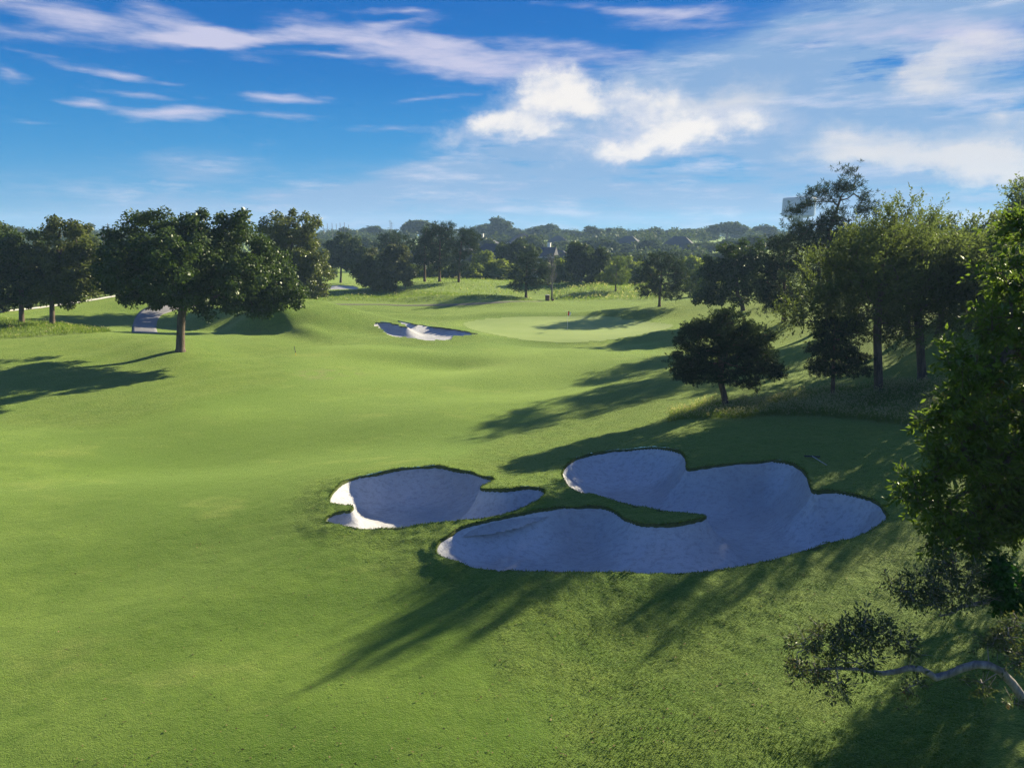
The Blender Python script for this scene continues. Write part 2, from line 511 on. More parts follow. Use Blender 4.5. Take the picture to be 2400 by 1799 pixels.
sd_all = np.full(gx.shape, -50.0)            # to the nearest bunker
which = np.zeros(gx.shape, int)
for bi, b in enumerate(BUNKERS):
    p = b['poly']
    m = (gx > p[:, 0].min() - 6) & (gx < p[:, 0].max() + 6) & (gy > p[:, 1].min() - 6) & (gy < p[:, 1].max() + 6)
    idx = np.nonzero(m)[0]
    s, nx_, ny_ = sdf(gx[idx], gy[idx], p)
    # snap grid points that lie next to the outline onto it
    snap = (np.abs(nx_ - gx[idx]) < .5 * cellx[idx]) & (np.abs(ny_ - gy[idx]) < .5 * celly[idx])
    gx[idx[snap]] = nx_[snap]
    gy[idx[snap]] = ny_[snap]
    s[snap] = 0
    up = s > sd_all[idx]
    sd_all[idx[up]] = s[up]
    which[idx[up]] = bi
p = GREEN_POLY
m = (gx > p[:, 0].min() - 8) & (gx < p[:, 0].max() + 8) & (gy > p[:, 1].min() - 8) & (gy < p[:, 1].max() + 8)
idx = np.nonzero(m)[0]
sg_all = np.full(gx.shape, -50.0)
s, nx_, ny_ = sdf(gx[idx], gy[idx], p)
snap = (np.abs(nx_ - gx[idx]) < .5 * cellx[idx]) & (np.abs(ny_ - gy[idx]) < .5 * celly[idx])
gx[idx[snap]] = nx_[snap]
gy[idx[snap]] = ny_[snap]
s[snap] = 0
sg_all[idx] = s

# fairway outline: the short grass between the roughs (photo pixels)
FAIR = [(-200, 1799), (-200, 1000), (150, 1010), (330, 985), (520, 930), (690, 890), (650, 858), (700, 826), (900, 815), (1000, 818), (1100, 808), (1160, 800), (1300, 803), (1420, 800), (1500, 790), (1560, 800), (1500, 850), (1400, 905), (1300, 965), (1150, 1030), (1050, 1080), (880, 1098), (740, 1125), (690, 1180), (720, 1260), (860, 1300),
        (980, 1370), (1100, 1470), (1220, 1620), (1180, 1799)]
FAIR_POLY = smooth_loop([hit(*q)[:2] for q in FAIR], 4)


def fair_of(X, Y):
    X = np.asarray(X, float).ravel()
    Y = np.asarray(Y, float).ravel()
    out = np.full(X.shape, -30.0)
    m = (np.abs(X) < 80) & (Y > 5) & (Y < 110)
    if m.any():
        out[m] = sdf(X[m], Y[m], FAIR_POLY)[0]
    return out


fair_s = fair_of(gx, gy)
pale = np.clip(fair_s / 4.0, 0, 1) * np.clip((gy - 34) / 26, 0, 1)  # lighter turf colour that stands in for brighter light on the mid fairway
fair = np.clip(fair_s / 1.2 + .5 + vnoise(gx * .8, gy * .8) * .8, 0, 1)
collar = np.clip(1.3 + sg_all / 2.2, 0, 1) * (sg_all < 0)
fair = np.maximum(fair, collar)
fair[gy < 12] = np.where(gx[gy < 12] < 3, 1, 0)


def relief(X, Y, fairness):
    a, b = rot2(X, Y, .6)
    c, d = rot2(X, Y, 2.1)
    near = np.clip((140 - Y) / 60, 0, 1)
    far_amp = 1 + .9 * np.clip((Y - 55) / 20, 0, 1)
    z = .70 * far_amp * vnoise(a / 17, b / 11) + .15 * vnoise(c / 6.5, d / 4.5) * (1 - .35 * fairness)
    z = z + (1 - fairness) * (.10 * vnoise(a / 1.7, d / 1.4))
    return z * near


def micro(X, Y, fairness):
    a, b = rot2(X, Y, .9)
    z = (1 - fairness * .55) * (.035 * vnoise(a / .42, b / .36) + .028 * vnoise(X / .2 + 31, Y / .23)) + .014 * vnoise(a / .9 + 9, b / .9)
    fade = np.clip((60 - Y) / 25, 0, 1)
    return z * fade


green_w = np.clip(sg_all / 3 + 1.0, 0, 1)


def land(X, Y):
    """height of the turf (without the bunkers' bowls)"""
    X = np.asarray(X, float)
    Y = np.asarray(Y, float)
    f = np.clip(fair_of(X, Y) / 1.2 + .5, 0, 1).reshape(X.shape)
    return tps(X, Y) + relief(X, Y, f)


gz0 = tps(gx, gy)
gz = gz0 + relief(gx, gy, fair) * (1 - .75 * green_w) + micro(gx, gy, np.maximum(fair, green_w))
# a low turf lip round the sand
near_b = which < 3
lipw = np.where(near_b, np.exp(-(np.clip(-sd_all, 0, 50) / .7) ** 2), 0)


def lip(X, Y):
    return .065 + .11 * vnoise(X / 1.1, Y / 1.1) + .05 * vnoise(X / .35, Y / .35)


gz += lip(gx, gy) * lipw
HOLLOWS = [(hit(q[0], q[1]),) + q[2:] for q in [
    (640, 776, 3.5, 1.6, .5, -.45), (690, 768, 6, 1.2, -.75, .5), (760, 735, 9, 2.4, -.5, .8), (850, 750, 7, 2, -.35, .55), (610, 748, 6, 2, -.6, .7), (560, 762, 6, 1.8, -.5, -.3), (780, 768, 7, 2, -.2, -.4), (900, 725, 9, 2, -.2, -.4), (950, 735, 8, 2.2, -.1, .4),
    (1090, 850, 6, 2.6, .1, -.45), (1150, 885, 10, 3, .5, .4), (1000, 905, 10, 3, .5, -.3), (1300, 840, 9, 3, .5, .4), (950, 835, 9, 2.4, -.1, .4), (1350, 890, 10, 2.6, .55, -.3), (450, 1085, 11, 3, .35, -.4), (250, 1150, 9, 3, .4, .22), (850, 990, 10, 3, .5, .28), (620, 1010, 9, 3, .4, -.28),
    (1420, 815, 8, 2.4, .5, .35), (1300, 800, 8, 2.2, .2, -.3), (300, 1350, 7, 2.4, .6, -.2), (350, 1550, 6, 2, .5, -.12), (1000, 700, 9, 2, 0, .5), (1130, 712, 8, 2.2, 0, .4), (470, 770, 6, 2, 0, -.3), (1450, 730, 8, 2, .1, .35), (1250, 742, 8, 1.6, 0, .2)]]


def hollow(X, Y):
    r = np.zeros(np.shape(X))
    for (c0, r1, r2, ang, dep) in HOLLOWS:
        a, b = rot2(X - c0[0], Y - c0[1], -ang)
        r = r + dep * np.exp(-(a / r1) ** 2 - (b / r2) ** 2)
    return r


gz += hollow(gx, gy)


def grid_land(X, Y):
    """height of the built ground sheet, bilinear on its grid"""
    X = np.atleast_1d(np.asarray(X, float))
    Y = np.atleast_1d(np.asarray(Y, float))
    i = np.clip(np.searchsorted(XL, X) - 1, 0, NX - 2)
    j = np.clip(np.searchsorted(YL, Y) - 1, 0, NY - 2)
    tx = np.clip((X - XL[i]) / (XL[i + 1] - XL[i]), 0, 1)
    ty = np.clip((Y - YL[j]) / (YL[j + 1] - YL[j]), 0, 1)
    Z = gz.reshape(NY, NX)
    return (Z[j, i] * (1 - tx) + Z[j, i + 1] * tx) * (1 - ty) + (Z[j + 1, i] * (1 - tx) + Z[j + 1, i + 1] * tx) * ty


# ------------------------------------------------------------------ object helpers
def mesh_np(name, verts, faces4=None, faces3=None, attrs=None, smooth=False, face_attrs=None):
    me = bpy.data.meshes.new(name)
    verts = np.asarray(verts, np.float32)
    loops, starts = [], []
    tot = 0
    if faces4 is not None and len(faces4):
        f = np.asarray(faces4, np.int32)
        loops.append(f.ravel())
        starts.append(np.arange(len(f)) * 4)
        tot += len(f) * 4
    if faces3 is not None and len(faces3):
        f = np.asarray(faces3, np.int32)
        loops.append(f.ravel())
        starts.append(tot + np.arange(len(f)) * 3)
        tot += len(f) * 3
    loops = np.concatenate(loops)
    starts = np.concatenate(starts)
    me.vertices.add(len(verts))
    me.vertices.foreach_set('co', verts.ravel())
    me.loops.add(len(loops))
    me.loops.foreach_set('vertex_index', loops.astype(np.int32))
    me.polygons.add(len(starts))
    me.polygons.foreach_set('loop_start', starts.astype(np.int32))
    me.update(calc_edges=True)
    if smooth:
        me.polygons.foreach_set('use_smooth', np.ones(len(starts), bool))
    for dom, dd in (('POINT', attrs), ('FACE', face_attrs)):
        for nme, val in (dd or {}).items():
            a = me.attributes.new(nme, 'FLOAT', dom)
            a.data.foreach_set('value', np.asarray(val, np.float32))
    me.validate()
    return me


def obj(name, me, mat, parent=None, loc=None):
    o = bpy.data.objects.new(name, me)
    COL.objects.link(o)
    if mat is not None and not me.materials:
        me.materials.append(mat)
    if parent is not None:
        o.parent = parent
    if loc is not None:
        o.location = loc
    return o


def tag(o, label=None, cat=None, group=None, kind=None):
    if label:
        o['label'] = label
    if cat:
        o['category'] = cat
    if group:
        o['group'] = group
    if kind:
        o['kind'] = kind
    return o


def empty(name, loc, rz=0.0):
    o = bpy.data.objects.new(name, None)
    COL.objects.link(o)
    o.location = [float(v) for v in loc]
    o.rotation_euler = (0, 0, rz)
    o.empty_display_size = .2
    return o


class MB:
    def __init__(s):
        s.v, s.f = [], []

    def box(s, c, size, rz=0.0):
        cx, cy, cz = c
        sx, sy, sz = [q / 2 for q in size]
        b = len(s.v)
        for dz in (-sz, sz):
            for dx, dy in ((-sx, -sy), (sx, -sy), (sx, sy), (-sx, sy)):
                x, y = dx * math.cos(rz) - dy * math.sin(rz), dx * math.sin(rz) + dy * math.cos(rz)
                s.v.append((cx + x, cy + y, cz + dz))
        s.f += [(b, b + 3, b + 2, b + 1), (b + 4, b + 5, b + 6, b + 7), (b, b + 1, b + 5, b + 4), (b + 1, b + 2, b + 6, b + 5), (b + 2, b + 3, b + 7, b + 6), (b + 3, b, b + 4, b + 7)]
        return s

    def tube(s, pts, radii, n=8, cap=True):
        pts = [Vector(p) for p in pts]
        prev = None
        ring0 = None
        ref = Vector((.31, .17, .93))
        rings = []
        for i, p in enumerate(pts):
            if i == 0:
                t = pts[1] - pts[0]
            elif i == len(pts) - 1:
                t = pts[-1] - pts[-2]
            else:
                t = pts[i + 1] - pts[i - 1]
            t = t.normalized() if t.length > 1e-9 else Vector((0, 0, 1))
            if prev is None:
                a = t.cross(Vector((1, 0, 0)) if abs(t.x) < .8 else Vector((0, 1, 0))).normalized()
            else:
                a = (prev - t * prev.dot(t))
                a = a.normalized() if a.length > 1e-6 else t.cross(ref).normalized()
            prev = a
            b = t.cross(a)
            st = len(s.v)
            for k in range(n):
                an = 2 * math.pi * k / n
                s.v.append(tuple(p + (a * math.cos(an) + b * math.sin(an)) * radii[i]))
            rings.append(st)
        for r0, r1 in zip(rings, rings[1:]):
            for k in range(n):
                s.f.append((r0 + k, r0 + (k + 1) % n, r1 + (k + 1) % n, r1 + k))
        if cap:
            s.f.append(tuple(rings[0] + k for k in reversed(range(n))))
            s.f.append(tuple(rings[-1] + k for k in range(n)))
        return s

    def poly(s, pts):
        b = len(s.v)
        s.v += [tuple(p) for p in pts]
        s.f.append(tuple(range(b, b + len(pts))))
        return s

    def build(s, name, mat, parent=None, smooth=False, loc=None):
        me = bpy.data.meshes.new(name)
        me.from_pydata(s.v, [], s.f)
        me.update()
        if smooth:
            me.polygons.foreach_set('use_smooth', np.ones(len(me.polygons), bool))
        return obj(name, me, mat, parent, loc)


# ------------------------------------------------------------------ materials
def mat_ground():
    m, nt, out = new_mat('turf')
    k = N(nt)
    pos = k.n('ShaderNodeNewGeometry').outputs['Position']
    fair_ = k.attr('fair')
    tall_ = k.attr('tall')
    big = k.noise(k.mapping(pos, scale=(.11, .16, .3)), 1.0, 4, .6)
    mid = k.noise(k.mapping(pos, rot=(0, 0, .5), scale=(.7, 1.0, 1)), 1.0, 5, .65)
    fine = k.noise(pos, 5.0, 4, .7)
    vfine = k.noise(pos, 26.0, 3, .7)
    huge = k.noise(k.mapping(pos, rot=(0, 0, .3), scale=(.045, .10, .1)), 1.0, 3, .55)
    f_c = k.mix(k.smooth(big, .35, .65), rgb(.072, .138, .011), rgb(.118, .186, .024))
    f_c = k.mix(k.smooth(huge, .42, .56, 0, .85), f_c, rgb(.040, .094, .006))  # broad dark bands in the turf colour imitate faint, soft tree shadows
    f_c = k.mix(k.smooth(mid, .38, .7, 0, .75), f_c, rgb(.048, .106, .008))
    f_c = k.mix(k.math('MULTIPLY', k.attr('pale'), k.lin(big, .3, .7, .35, .85)), f_c, rgb(.140, .212, .034))  # brighter light of the mid fairway, put into its colour
    dry = k.noise(k.mapping(pos, loc=(11, 5, 0), rot=(0, 0, .45), scale=(.16, .34, .3)), 1.0, 5, .65)
    f_c = k.mix(k.smooth(dry, .54, .72, 0, .65), f_c, rgb(.185, .215, .048))
    r_c = k.mix(k.smooth(mid, .3, .7), rgb(.062, .122, .011), rgb(.106, .156, .022))
    r_c = k.mix(k.smooth(big, .5, .8, 0, .6), r_c, rgb(.115, .145, .024))
    r_c = k.mix(k.smooth(fine, .48, .68, 0, .75), r_c, rgb(.034, .070, .008))
    med = k.noise(k.mapping(pos, rot=(0, 0, .15), scale=(2.6, 5.0, 3)), 1.0, 4, .75)
    r_c = k.mix(k.smooth(med, .52, .68, 0, .7), r_c, rgb(.030, .064, .008))
    f_c = k.mix(k.smooth(med, .52, .70, 0, .45), f_c, rgb(.046, .100, .008))
    f_c = k.mix(k.smooth(fine, .52, .72, 0, .4), f_c, rgb(.040, .095, .008))
    col = k.mix(fair_, r_c, f_c)
    t_c = k.mix(k.smooth(fine, .3, .7), rgb(.085, .145, .03), rgb(.14, .175, .05))
    col = k.mix(tall_, col, t_c)
    soil = k.math('MULTIPLY', k.attr('bare'), k.smooth(mid, .48, .62, 0, .55))
    col = k.mix(soil, col, rgb(.16, .12, .075))
    col = k.mix(k.smooth(vfine, .42, .66, 0, .75), col, rgb(.036, .078, .008))
    lite = k.noise(pos, 17.0, 3, .75)
    col = k.mix(k.smooth(lite, .56, .74, 0, .6), col, rgb(.19, .225, .055))
    dots = k.noise(k.mapping(pos, loc=(3, 7, 0), scale=(3.2, 4.4, 3)), 1.0, 2, .9)
    col = k.mix(k.smooth(dots, .70, .76, 0, .8), col, rgb(.028, .045, .010))
    mot = k.noise(k.mapping(pos, rot=(0, 0, .2), scale=(1.6, 2.6, 2)), 1.0, 5, .75)
    col = k.mix(k.smooth(mot, .55, .75, 0, .45), col, rgb(.05, .095, .010))
    bs = k.n('ShaderNodeBsdfPrincipled')
    k.l(col, bs.inputs['Base Color'])
    bs.inputs['Roughness'].default_value = .75
    bs.inputs['Specular IOR Level'].default_value = .06
    bs.inputs['Sheen Weight'].default_value = .28
    bs.inputs['Sheen Roughness'].default_value = .4
    bs.inputs['Sheen Tint'].default_value = rgb(.70, .90, .30)
    h1 = k.noise(pos, 9.0, 3, .7)
    h2 = k.noise(pos, 34.0, 2, .7)
    hh = k.math('ADD', k.math('MULTIPLY', h1, k.lin(fair_, 0, 1, .8, .4)), k.math('MULTIPLY', h2, k.lin(fair_, 0, 1, .4, .34)))
    bp = k.n('ShaderNodeBump')
    bp.inputs['Strength'].default_value = 1.0
    bp.inputs['Distance'].default_value = .08
    k.l(hh, bp.inputs['Height'])
    k.l(bp.outputs[0], bs.inputs['Normal'])
    k.l(bs.outputs[0], out.inputs[0])
    return m


def mat_green():
    m, nt, out = new_mat('putting_turf')
    k = N(nt)
    pos = k.n('ShaderNodeNewGeometry').outputs['Position']
    big = k.noise(k.mapping(pos, scale=(.2, .3, 1)), 1.0, 4, .6)
    col = k.mix(k.smooth(big, .3, .7), rgb(.175, .245, .06), rgb(.205, .27, .075))
    bs = k.n('ShaderNodeBsdfPrincipled')
    k.l(col, bs.inputs['Base Color'])
    bs.inputs['Roughness'].default_value = .8
    bs.inputs['Specular IOR Level'].default_value = .2
    k.l(bs.outputs[0], out.inputs[0])
    return m


def mat_sand():
    m, nt, out = new_mat('sand')
    k = N(nt)
    pos = k.n('ShaderNodeNewGeometry').outputs['Position']
    big = k.noise(k.mapping(pos, scale=(.6, .6, .6)), 1.0, 5, .65)
    fine = k.noise(pos, 22.0, 4, .75)
    col = k.mix(k.smooth(big, .3, .72), rgb(.32, .325, .34), rgb(.39, .395, .41))
    strk = k.noise(k.mapping(pos, rot=(0, 0, .35), scale=(1.2, 9, 3)), 1.0, 4, .7)
    col = k.mix(k.smooth(strk, .5, .75, 0, .35), col, rgb(.24, .24, .245))
    col = k.mix(k.smooth(fine, .35, .75, 0, .35), col, rgb(.26, .26, .265))
    # steep faces hold the cleaner, paler sand
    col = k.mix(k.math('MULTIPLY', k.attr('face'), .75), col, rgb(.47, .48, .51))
    grn = k.noise(pos, 30.0, 3, .8)
    col = k.mix(k.smooth(grn, .5, .7, 0, .4), col, rgb(.20, .20, .21))
    blt = k.noise(k.mapping(pos, rot=(0, 0, .5), scale=(4, 8, 5)), 1.0, 3, .75)
    col = k.mix(k.smooth(blt, .45, .68, 0, .45), col, rgb(.21, .21, .22))
    spk = k.noise(pos, 8.0, 2, .85)
    col = k.mix(k.smooth(spk, .68, .74, 0, .6), col, rgb(.17, .155, .135))
    bs = k.n('ShaderNodeBsdfPrincipled')
    k.l(col, bs.inputs['Base Color'])
    bs.inputs['Roughness'].default_value = .9
    bs.inputs['Specular IOR Level'].default_value = .15
    # rake furrows that follow the floor's contours, with footmarks
    wv = k.n('ShaderNodeTexWave', wave_type='BANDS', bands_direction='Y')
    wv.inputs['Scale'].default_value = 2.4
    wv.inputs['Distortion'].default_value = 9.0
    wv.inputs['Detail'].default_value = 1.5
    wv.inputs['Detail Scale'].default_value = .35
    k.l(pos, wv.inputs['Vector'])
    hh = k.math('ADD', k.math('MULTIPLY', wv.outputs['Fac'], .035), k.math('ADD', k.math('MULTIPLY', k.noise(pos, 7.0, 4, .7), .6), k.math('MULTIPLY', k.noise(pos, 40.0, 2, .6), .25)))
    bp = k.n('ShaderNodeBump')
    bp.inputs['Strength'].default_value = .8
    bp.inputs['Distance'].default_value = .05
    k.l(hh, bp.inputs['Height'])
    k.l(bp.outputs[0], bs.inputs['Normal'])
    k.l(bs.outputs[0], out.inputs[0])
    return m


def mat_plain(name, col, rough=.7, spec=.3, vary=.15, scale=6.0, bump=0.0, metal=0.0):
    m, nt, out = new_mat(name)
    k = N(nt)
    tc = k.n('ShaderNodeTexCoord').outputs['Object']
    nz = k.noise(tc, scale, 5, .65)
    c = k.mix(k.smooth(nz, .25, .8), rgb(*[q * (1 - vary) for q in col]), rgb(*[min(1, q * (1 + vary)) for q in col]))
    bs = k.n('ShaderNodeBsdfPrincipled')
    k.l(c, bs.inputs['Base Color'])
    bs.inputs['Roughness'].default_value = rough
    bs.inputs['Specular IOR Level'].default_value = spec
    bs.inputs['Metallic'].default_value = metal
    if bump:
        bp = k.n('ShaderNodeBump')
        bp.inputs['Strength'].default_value = .8
        bp.inputs['Distance'].default_value = bump
        k.l(k.noise(tc, scale * 3, 4, .7), bp.inputs['Height'])
        k.l(bp.outputs[0], bs.inputs['Normal'])
    k.l(bs.outputs[0], out.inputs[0])
    return m


def mat_bark(name, a, b):
    m, nt, out = new_mat(name)
    k = N(nt)
    pos = k.n('ShaderNodeTexCoord').outputs['Object']
    nz = k.noise(k.mapping(pos, scale=(9, 9, 1.6)), 1.0, 5, .7)
    c = k.mix(k.smooth(nz, .3, .7), rgb(*a), rgb(*b))
    bs = k.n('ShaderNodeBsdfPrincipled')
    k.l(c, bs.inputs['Base Color'])
    bs.inputs['Roughness'].default_value = .9
    bs.inputs['Specular IOR Level'].default_value = .15
    bp = k.n('ShaderNodeBump')
    bp.inputs['Strength'].default_value = 1.0
    bp.inputs['Distance'].default_value = .04
    k.l(nz, bp.inputs['Height'])
    k.l(bp.outputs[0], bs.inputs['Normal'])
    k.l(bs.outputs[0], out.inputs[0])
    return m


def mat_leaf(name, dark, light, trans=.35, gloss=.10, odd=None, odd_at=.94):
    """leaf: diffuse + light through the leaf + a waxy shine; the tint differs from leaf to leaf"""
    m, nt, out = new_mat(name)
    k = N(nt)
    t = k.attr('tint')
    rnd = k.n('ShaderNodeObjectInfo').outputs['Random']
    c = k.mix(k.math('ADD', t, k.lin(rnd, 0, 1, -.22, .22), clamp=True), rgb(*dark), rgb(*light))
    if odd:
        c = k.mix(k.math('GREATER_THAN', t, odd_at), c, rgb(*odd))
    df = k.n('ShaderNodeBsdfDiffuse')
    tr = k.n('ShaderNodeBsdfTranslucent')
    k.l(c, df.inputs[0])
    tcol = k.mix(.5, c, rgb(light[0] * 1.5, light[1] * 1.7, light[2] * .8))
    k.l(tcol, tr.inputs[0])
    mx = k.n('ShaderNodeMixShader')
    mx.inputs[0].default_value = trans
    k.l(df.outputs[0], mx.inputs[1])
    k.l(tr.outputs[0], mx.inputs[2])
    gl = k.n('ShaderNodeBsdfGlossy')
    gl.inputs['Roughness'].default_value = .42
    gl.inputs['Color'].default_value = rgb(.9, .95, .9)
    fr = k.n('ShaderNodeFresnel')
    fr.inputs[0].default_value = 1.4
    m2 = k.n('ShaderNodeMixShader')
    k.l(k.math('MULTIPLY', fr.outputs[0], gloss * .3), m2.inputs[0])
    k.l(mx.outputs[0], m2.inputs[1])
    k.l(gl.outputs[0], m2.inputs[2])
    k.l(m2.outputs[0], out.inputs[0])
    return m


M = {}
M['ground'] = mat_ground()
M['green'] = mat_green()
M['sand'] = mat_sand()
M['soil'] = mat_plain('turf_edge_soil', (.065, .085, .028), .95, .05, .5, 18, .02)
M['path'] = mat_plain('path_concrete', (.15, .148, .155), .85, .2, .10, 1.5, .005)
M['kerb'] = mat_plain('kerb_concrete', (.55, .53, .49), .85, .2, .12, 2.0)
M['iron'] = mat_plain('black_iron', (.015, .015, .017), .5, .4, .2, 4)
M['bark'] = mat_bark('bark_brown', (.05, .038, .03), (.13, .10, .08))
M['bark_pine'] = mat_bark('bark_pine', (.06, .04, .03), (.16, .105, .075))
M['bark_grey'] = mat_bark('bark_grey', (.08, .075, .07), (.19, .18, .17))
M['bark_pale'] = mat_bark('bark_pale', (.10, .092, .09), (.26, .24, .235))
M['oak'] = mat_leaf('leaf_oak', (.018, .036, .010), (.055, .085, .020), .28, .10, (.10, .055, .02), .985)
M['oak_light'] = mat_leaf('leaf_oak_light', (.040, .058, .014), (.115, .130, .034), .36, .12)
M['elm'] = mat_leaf('leaf_elm', (.032, .052, .018), (.100, .124, .042), .48, .05)
M['near'] = mat_leaf('leaf_near', (.022, .050, .010), (.105, .15, .026), .48, .14, (.16, .075, .03), .97)
M['purple'] = mat_leaf('leaf_faded', (.036, .052, .024), (.10, .118, .05), .25, .05, (.14, .07, .04), .9)
M['ivy'] = mat_leaf('leaf_ivy', (.012, .045, .010), (.03, .10, .015), .3, .08)
M['pine'] = mat_leaf('needle_pine', (.016, .032, .016), (.046, .068, .030), .15, .04)
M['pine_dark'] = mat_leaf('needle_dark', (.015, .028, .014), (.038, .058, .026), .12, .04)
M['cypress'] = mat_leaf('needle_cypress', (.05, .085, .02), (.13, .17, .045), .3, .03)
M['bush_light'] = mat_leaf('leaf_light', (.07, .11, .02), (.20, .23, .045), .42, .05)
M['bush'] = mat_leaf('leaf_bush', (.03, .045, .018), (.11, .115, .05), .3, .10)
M['far'] = mat_leaf('leaf_far', (.020, .037, .015), (.062, .083, .030), .3, .04)
M['grass_tall'] = mat_leaf('tall_grass_blade', (.075, .135, .018), (.16, .21, .045), .5, .02)
M['seed'] = mat_leaf('seed_head', (.22, .22, .10), (.46, .41, .24), .45, .02)


def mat_tuft():
    m, nt, out = new_mat('turf_blade')
    k = N(nt)
    pos = k.n('ShaderNodeNewGeometry').outputs['Position']
    mid = k.noise(k.mapping(pos, rot=(0, 0, .5), scale=(.7, 1.0, 1)), 1.0, 3, .65)
    fine = k.noise(pos, 7.0, 2, .7)
    c = k.mix(k.smooth(mid, .3, .7), rgb(.085, .155, .010), rgb(.135, .195, .022))
    c = k.mix(k.smooth(fine, .35, .75, 0, .7), c, rgb(.170, .215, .035))
    df = k.n('ShaderNodeBsdfDiffuse')
    tr = k.n('ShaderNodeBsdfTranslucent')
    k.l(c, df.inputs[0])
    k.l(c, tr.inputs[0])
    mx = k.n('ShaderNodeMixShader')
    mx.inputs[0].default_value = .5
    k.l(df.outputs[0], mx.inputs[1])
    k.l(tr.outputs[0], mx.inputs[2])
    k.l(mx.outputs[0], out.inputs[0])
    return m


M['tuft'] = mat_tuft()

# ------------------------------------------------------------------ ground, green, sand
ii, jj = np.meshgrid(np.arange(NX - 1), np.arange(NY - 1))
a_ = (jj * NX + ii).ravel()
quads = np.stack([a_, a_ + 1, a_ + NX + 1, a_ + NX], 1)
fs = sd_all[quads]
fcx, fcy = gx[quads].mean(1), gy[quads].mean(1)
in_sand = (fs.min(1) >= 0) & (fs.max(1) >= 0)
# faces with all corners on the outline: inside or outside by their centre
amb = in_sand & (fs.max(1) == 0)
if amb.any():
    ia = np.nonzero(amb)[0]
    keep = np.zeros(len(ia), bool)
    for b in BUNKERS:
        keep |= in_poly(fcx[ia], fcy[ia], b['poly'])
    in_sand[ia] = keep
gs = sg_all[quads]
in_green = (gs.min(1) >= 0) & ~in_sand

# where the grass is left long / dry, and where soil shows
tall = np.zeros(gx.shape)


def patch(lst, X=None, Y=None):
    X = gx if X is None else X
    Y = gy if Y is None else Y
    r = np.zeros(X.shape)
    for poly in lst:
        P = smooth_loop([hit(*q)[:2] for q in poly], 3)
        m = (X > P[:, 0].min() - 5) & (X < P[:, 0].max() + 5) & (Y > P[:, 1].min() - 5) & (Y < P[:, 1].max() + 5)
        if m.any():
            s = sdf(X[m], Y[m], P)[0]
            r[m] = np.maximum(r[m], np.clip(s / 1.5 + .6, 0, 1))
    return r


TALL = [[(1560, 985), (1640, 955), (1750, 950), (1900, 935), (2000, 925), (2150, 915), (2260, 930), (2330, 1000), (2240, 1010), (2100, 1002), (1950, 985), (1800, 978), (1680, 985)],
        [(-60, 783), (-60, 740), (60, 745), (160, 755), (240, 768), (250, 783), (100, 785)],
        [(640, 706), (720, 690), (900, 678), (1050, 685), (1200, 697), (1250, 705), (1150, 708), (1000, 708), (850, 706)],
        [(880, 675), (960, 655), (1060, 648), (1180, 655), (1280, 672), (1240, 690), (1100, 685), (950, 680)],
        [(1300, 700), (1300, 668), (1400, 660), (1520, 665), (1560, 690), (1450, 700)]]
tall = patch(TALL)
bare = patch([[(690, 885), (730, 868), (830, 868), (840, 882), (760, 890)], [(1060, 762), (1010, 757), (1000, 752), (1050, 752)], [(-80, 778), (0, 768), (110, 775), (100, 785), (-80, 786)]])

gv = np.stack([gx, gy, gz], 1)


def sub_mesh(name, mask):
    q = quads[mask]
    used, inv = np.unique(q.ravel(), return_inverse=True)
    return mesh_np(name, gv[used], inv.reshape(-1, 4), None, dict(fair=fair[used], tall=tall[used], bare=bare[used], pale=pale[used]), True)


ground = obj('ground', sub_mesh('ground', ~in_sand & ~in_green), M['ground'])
tag(ground, 'mown and rough green turf rolling over the whole golf course', kind='structure')
green = obj('putting_green', sub_mesh('putting_green', in_green), M['green'])
tag(green, 'pale smooth putting green around the flagstick', kind='structure')

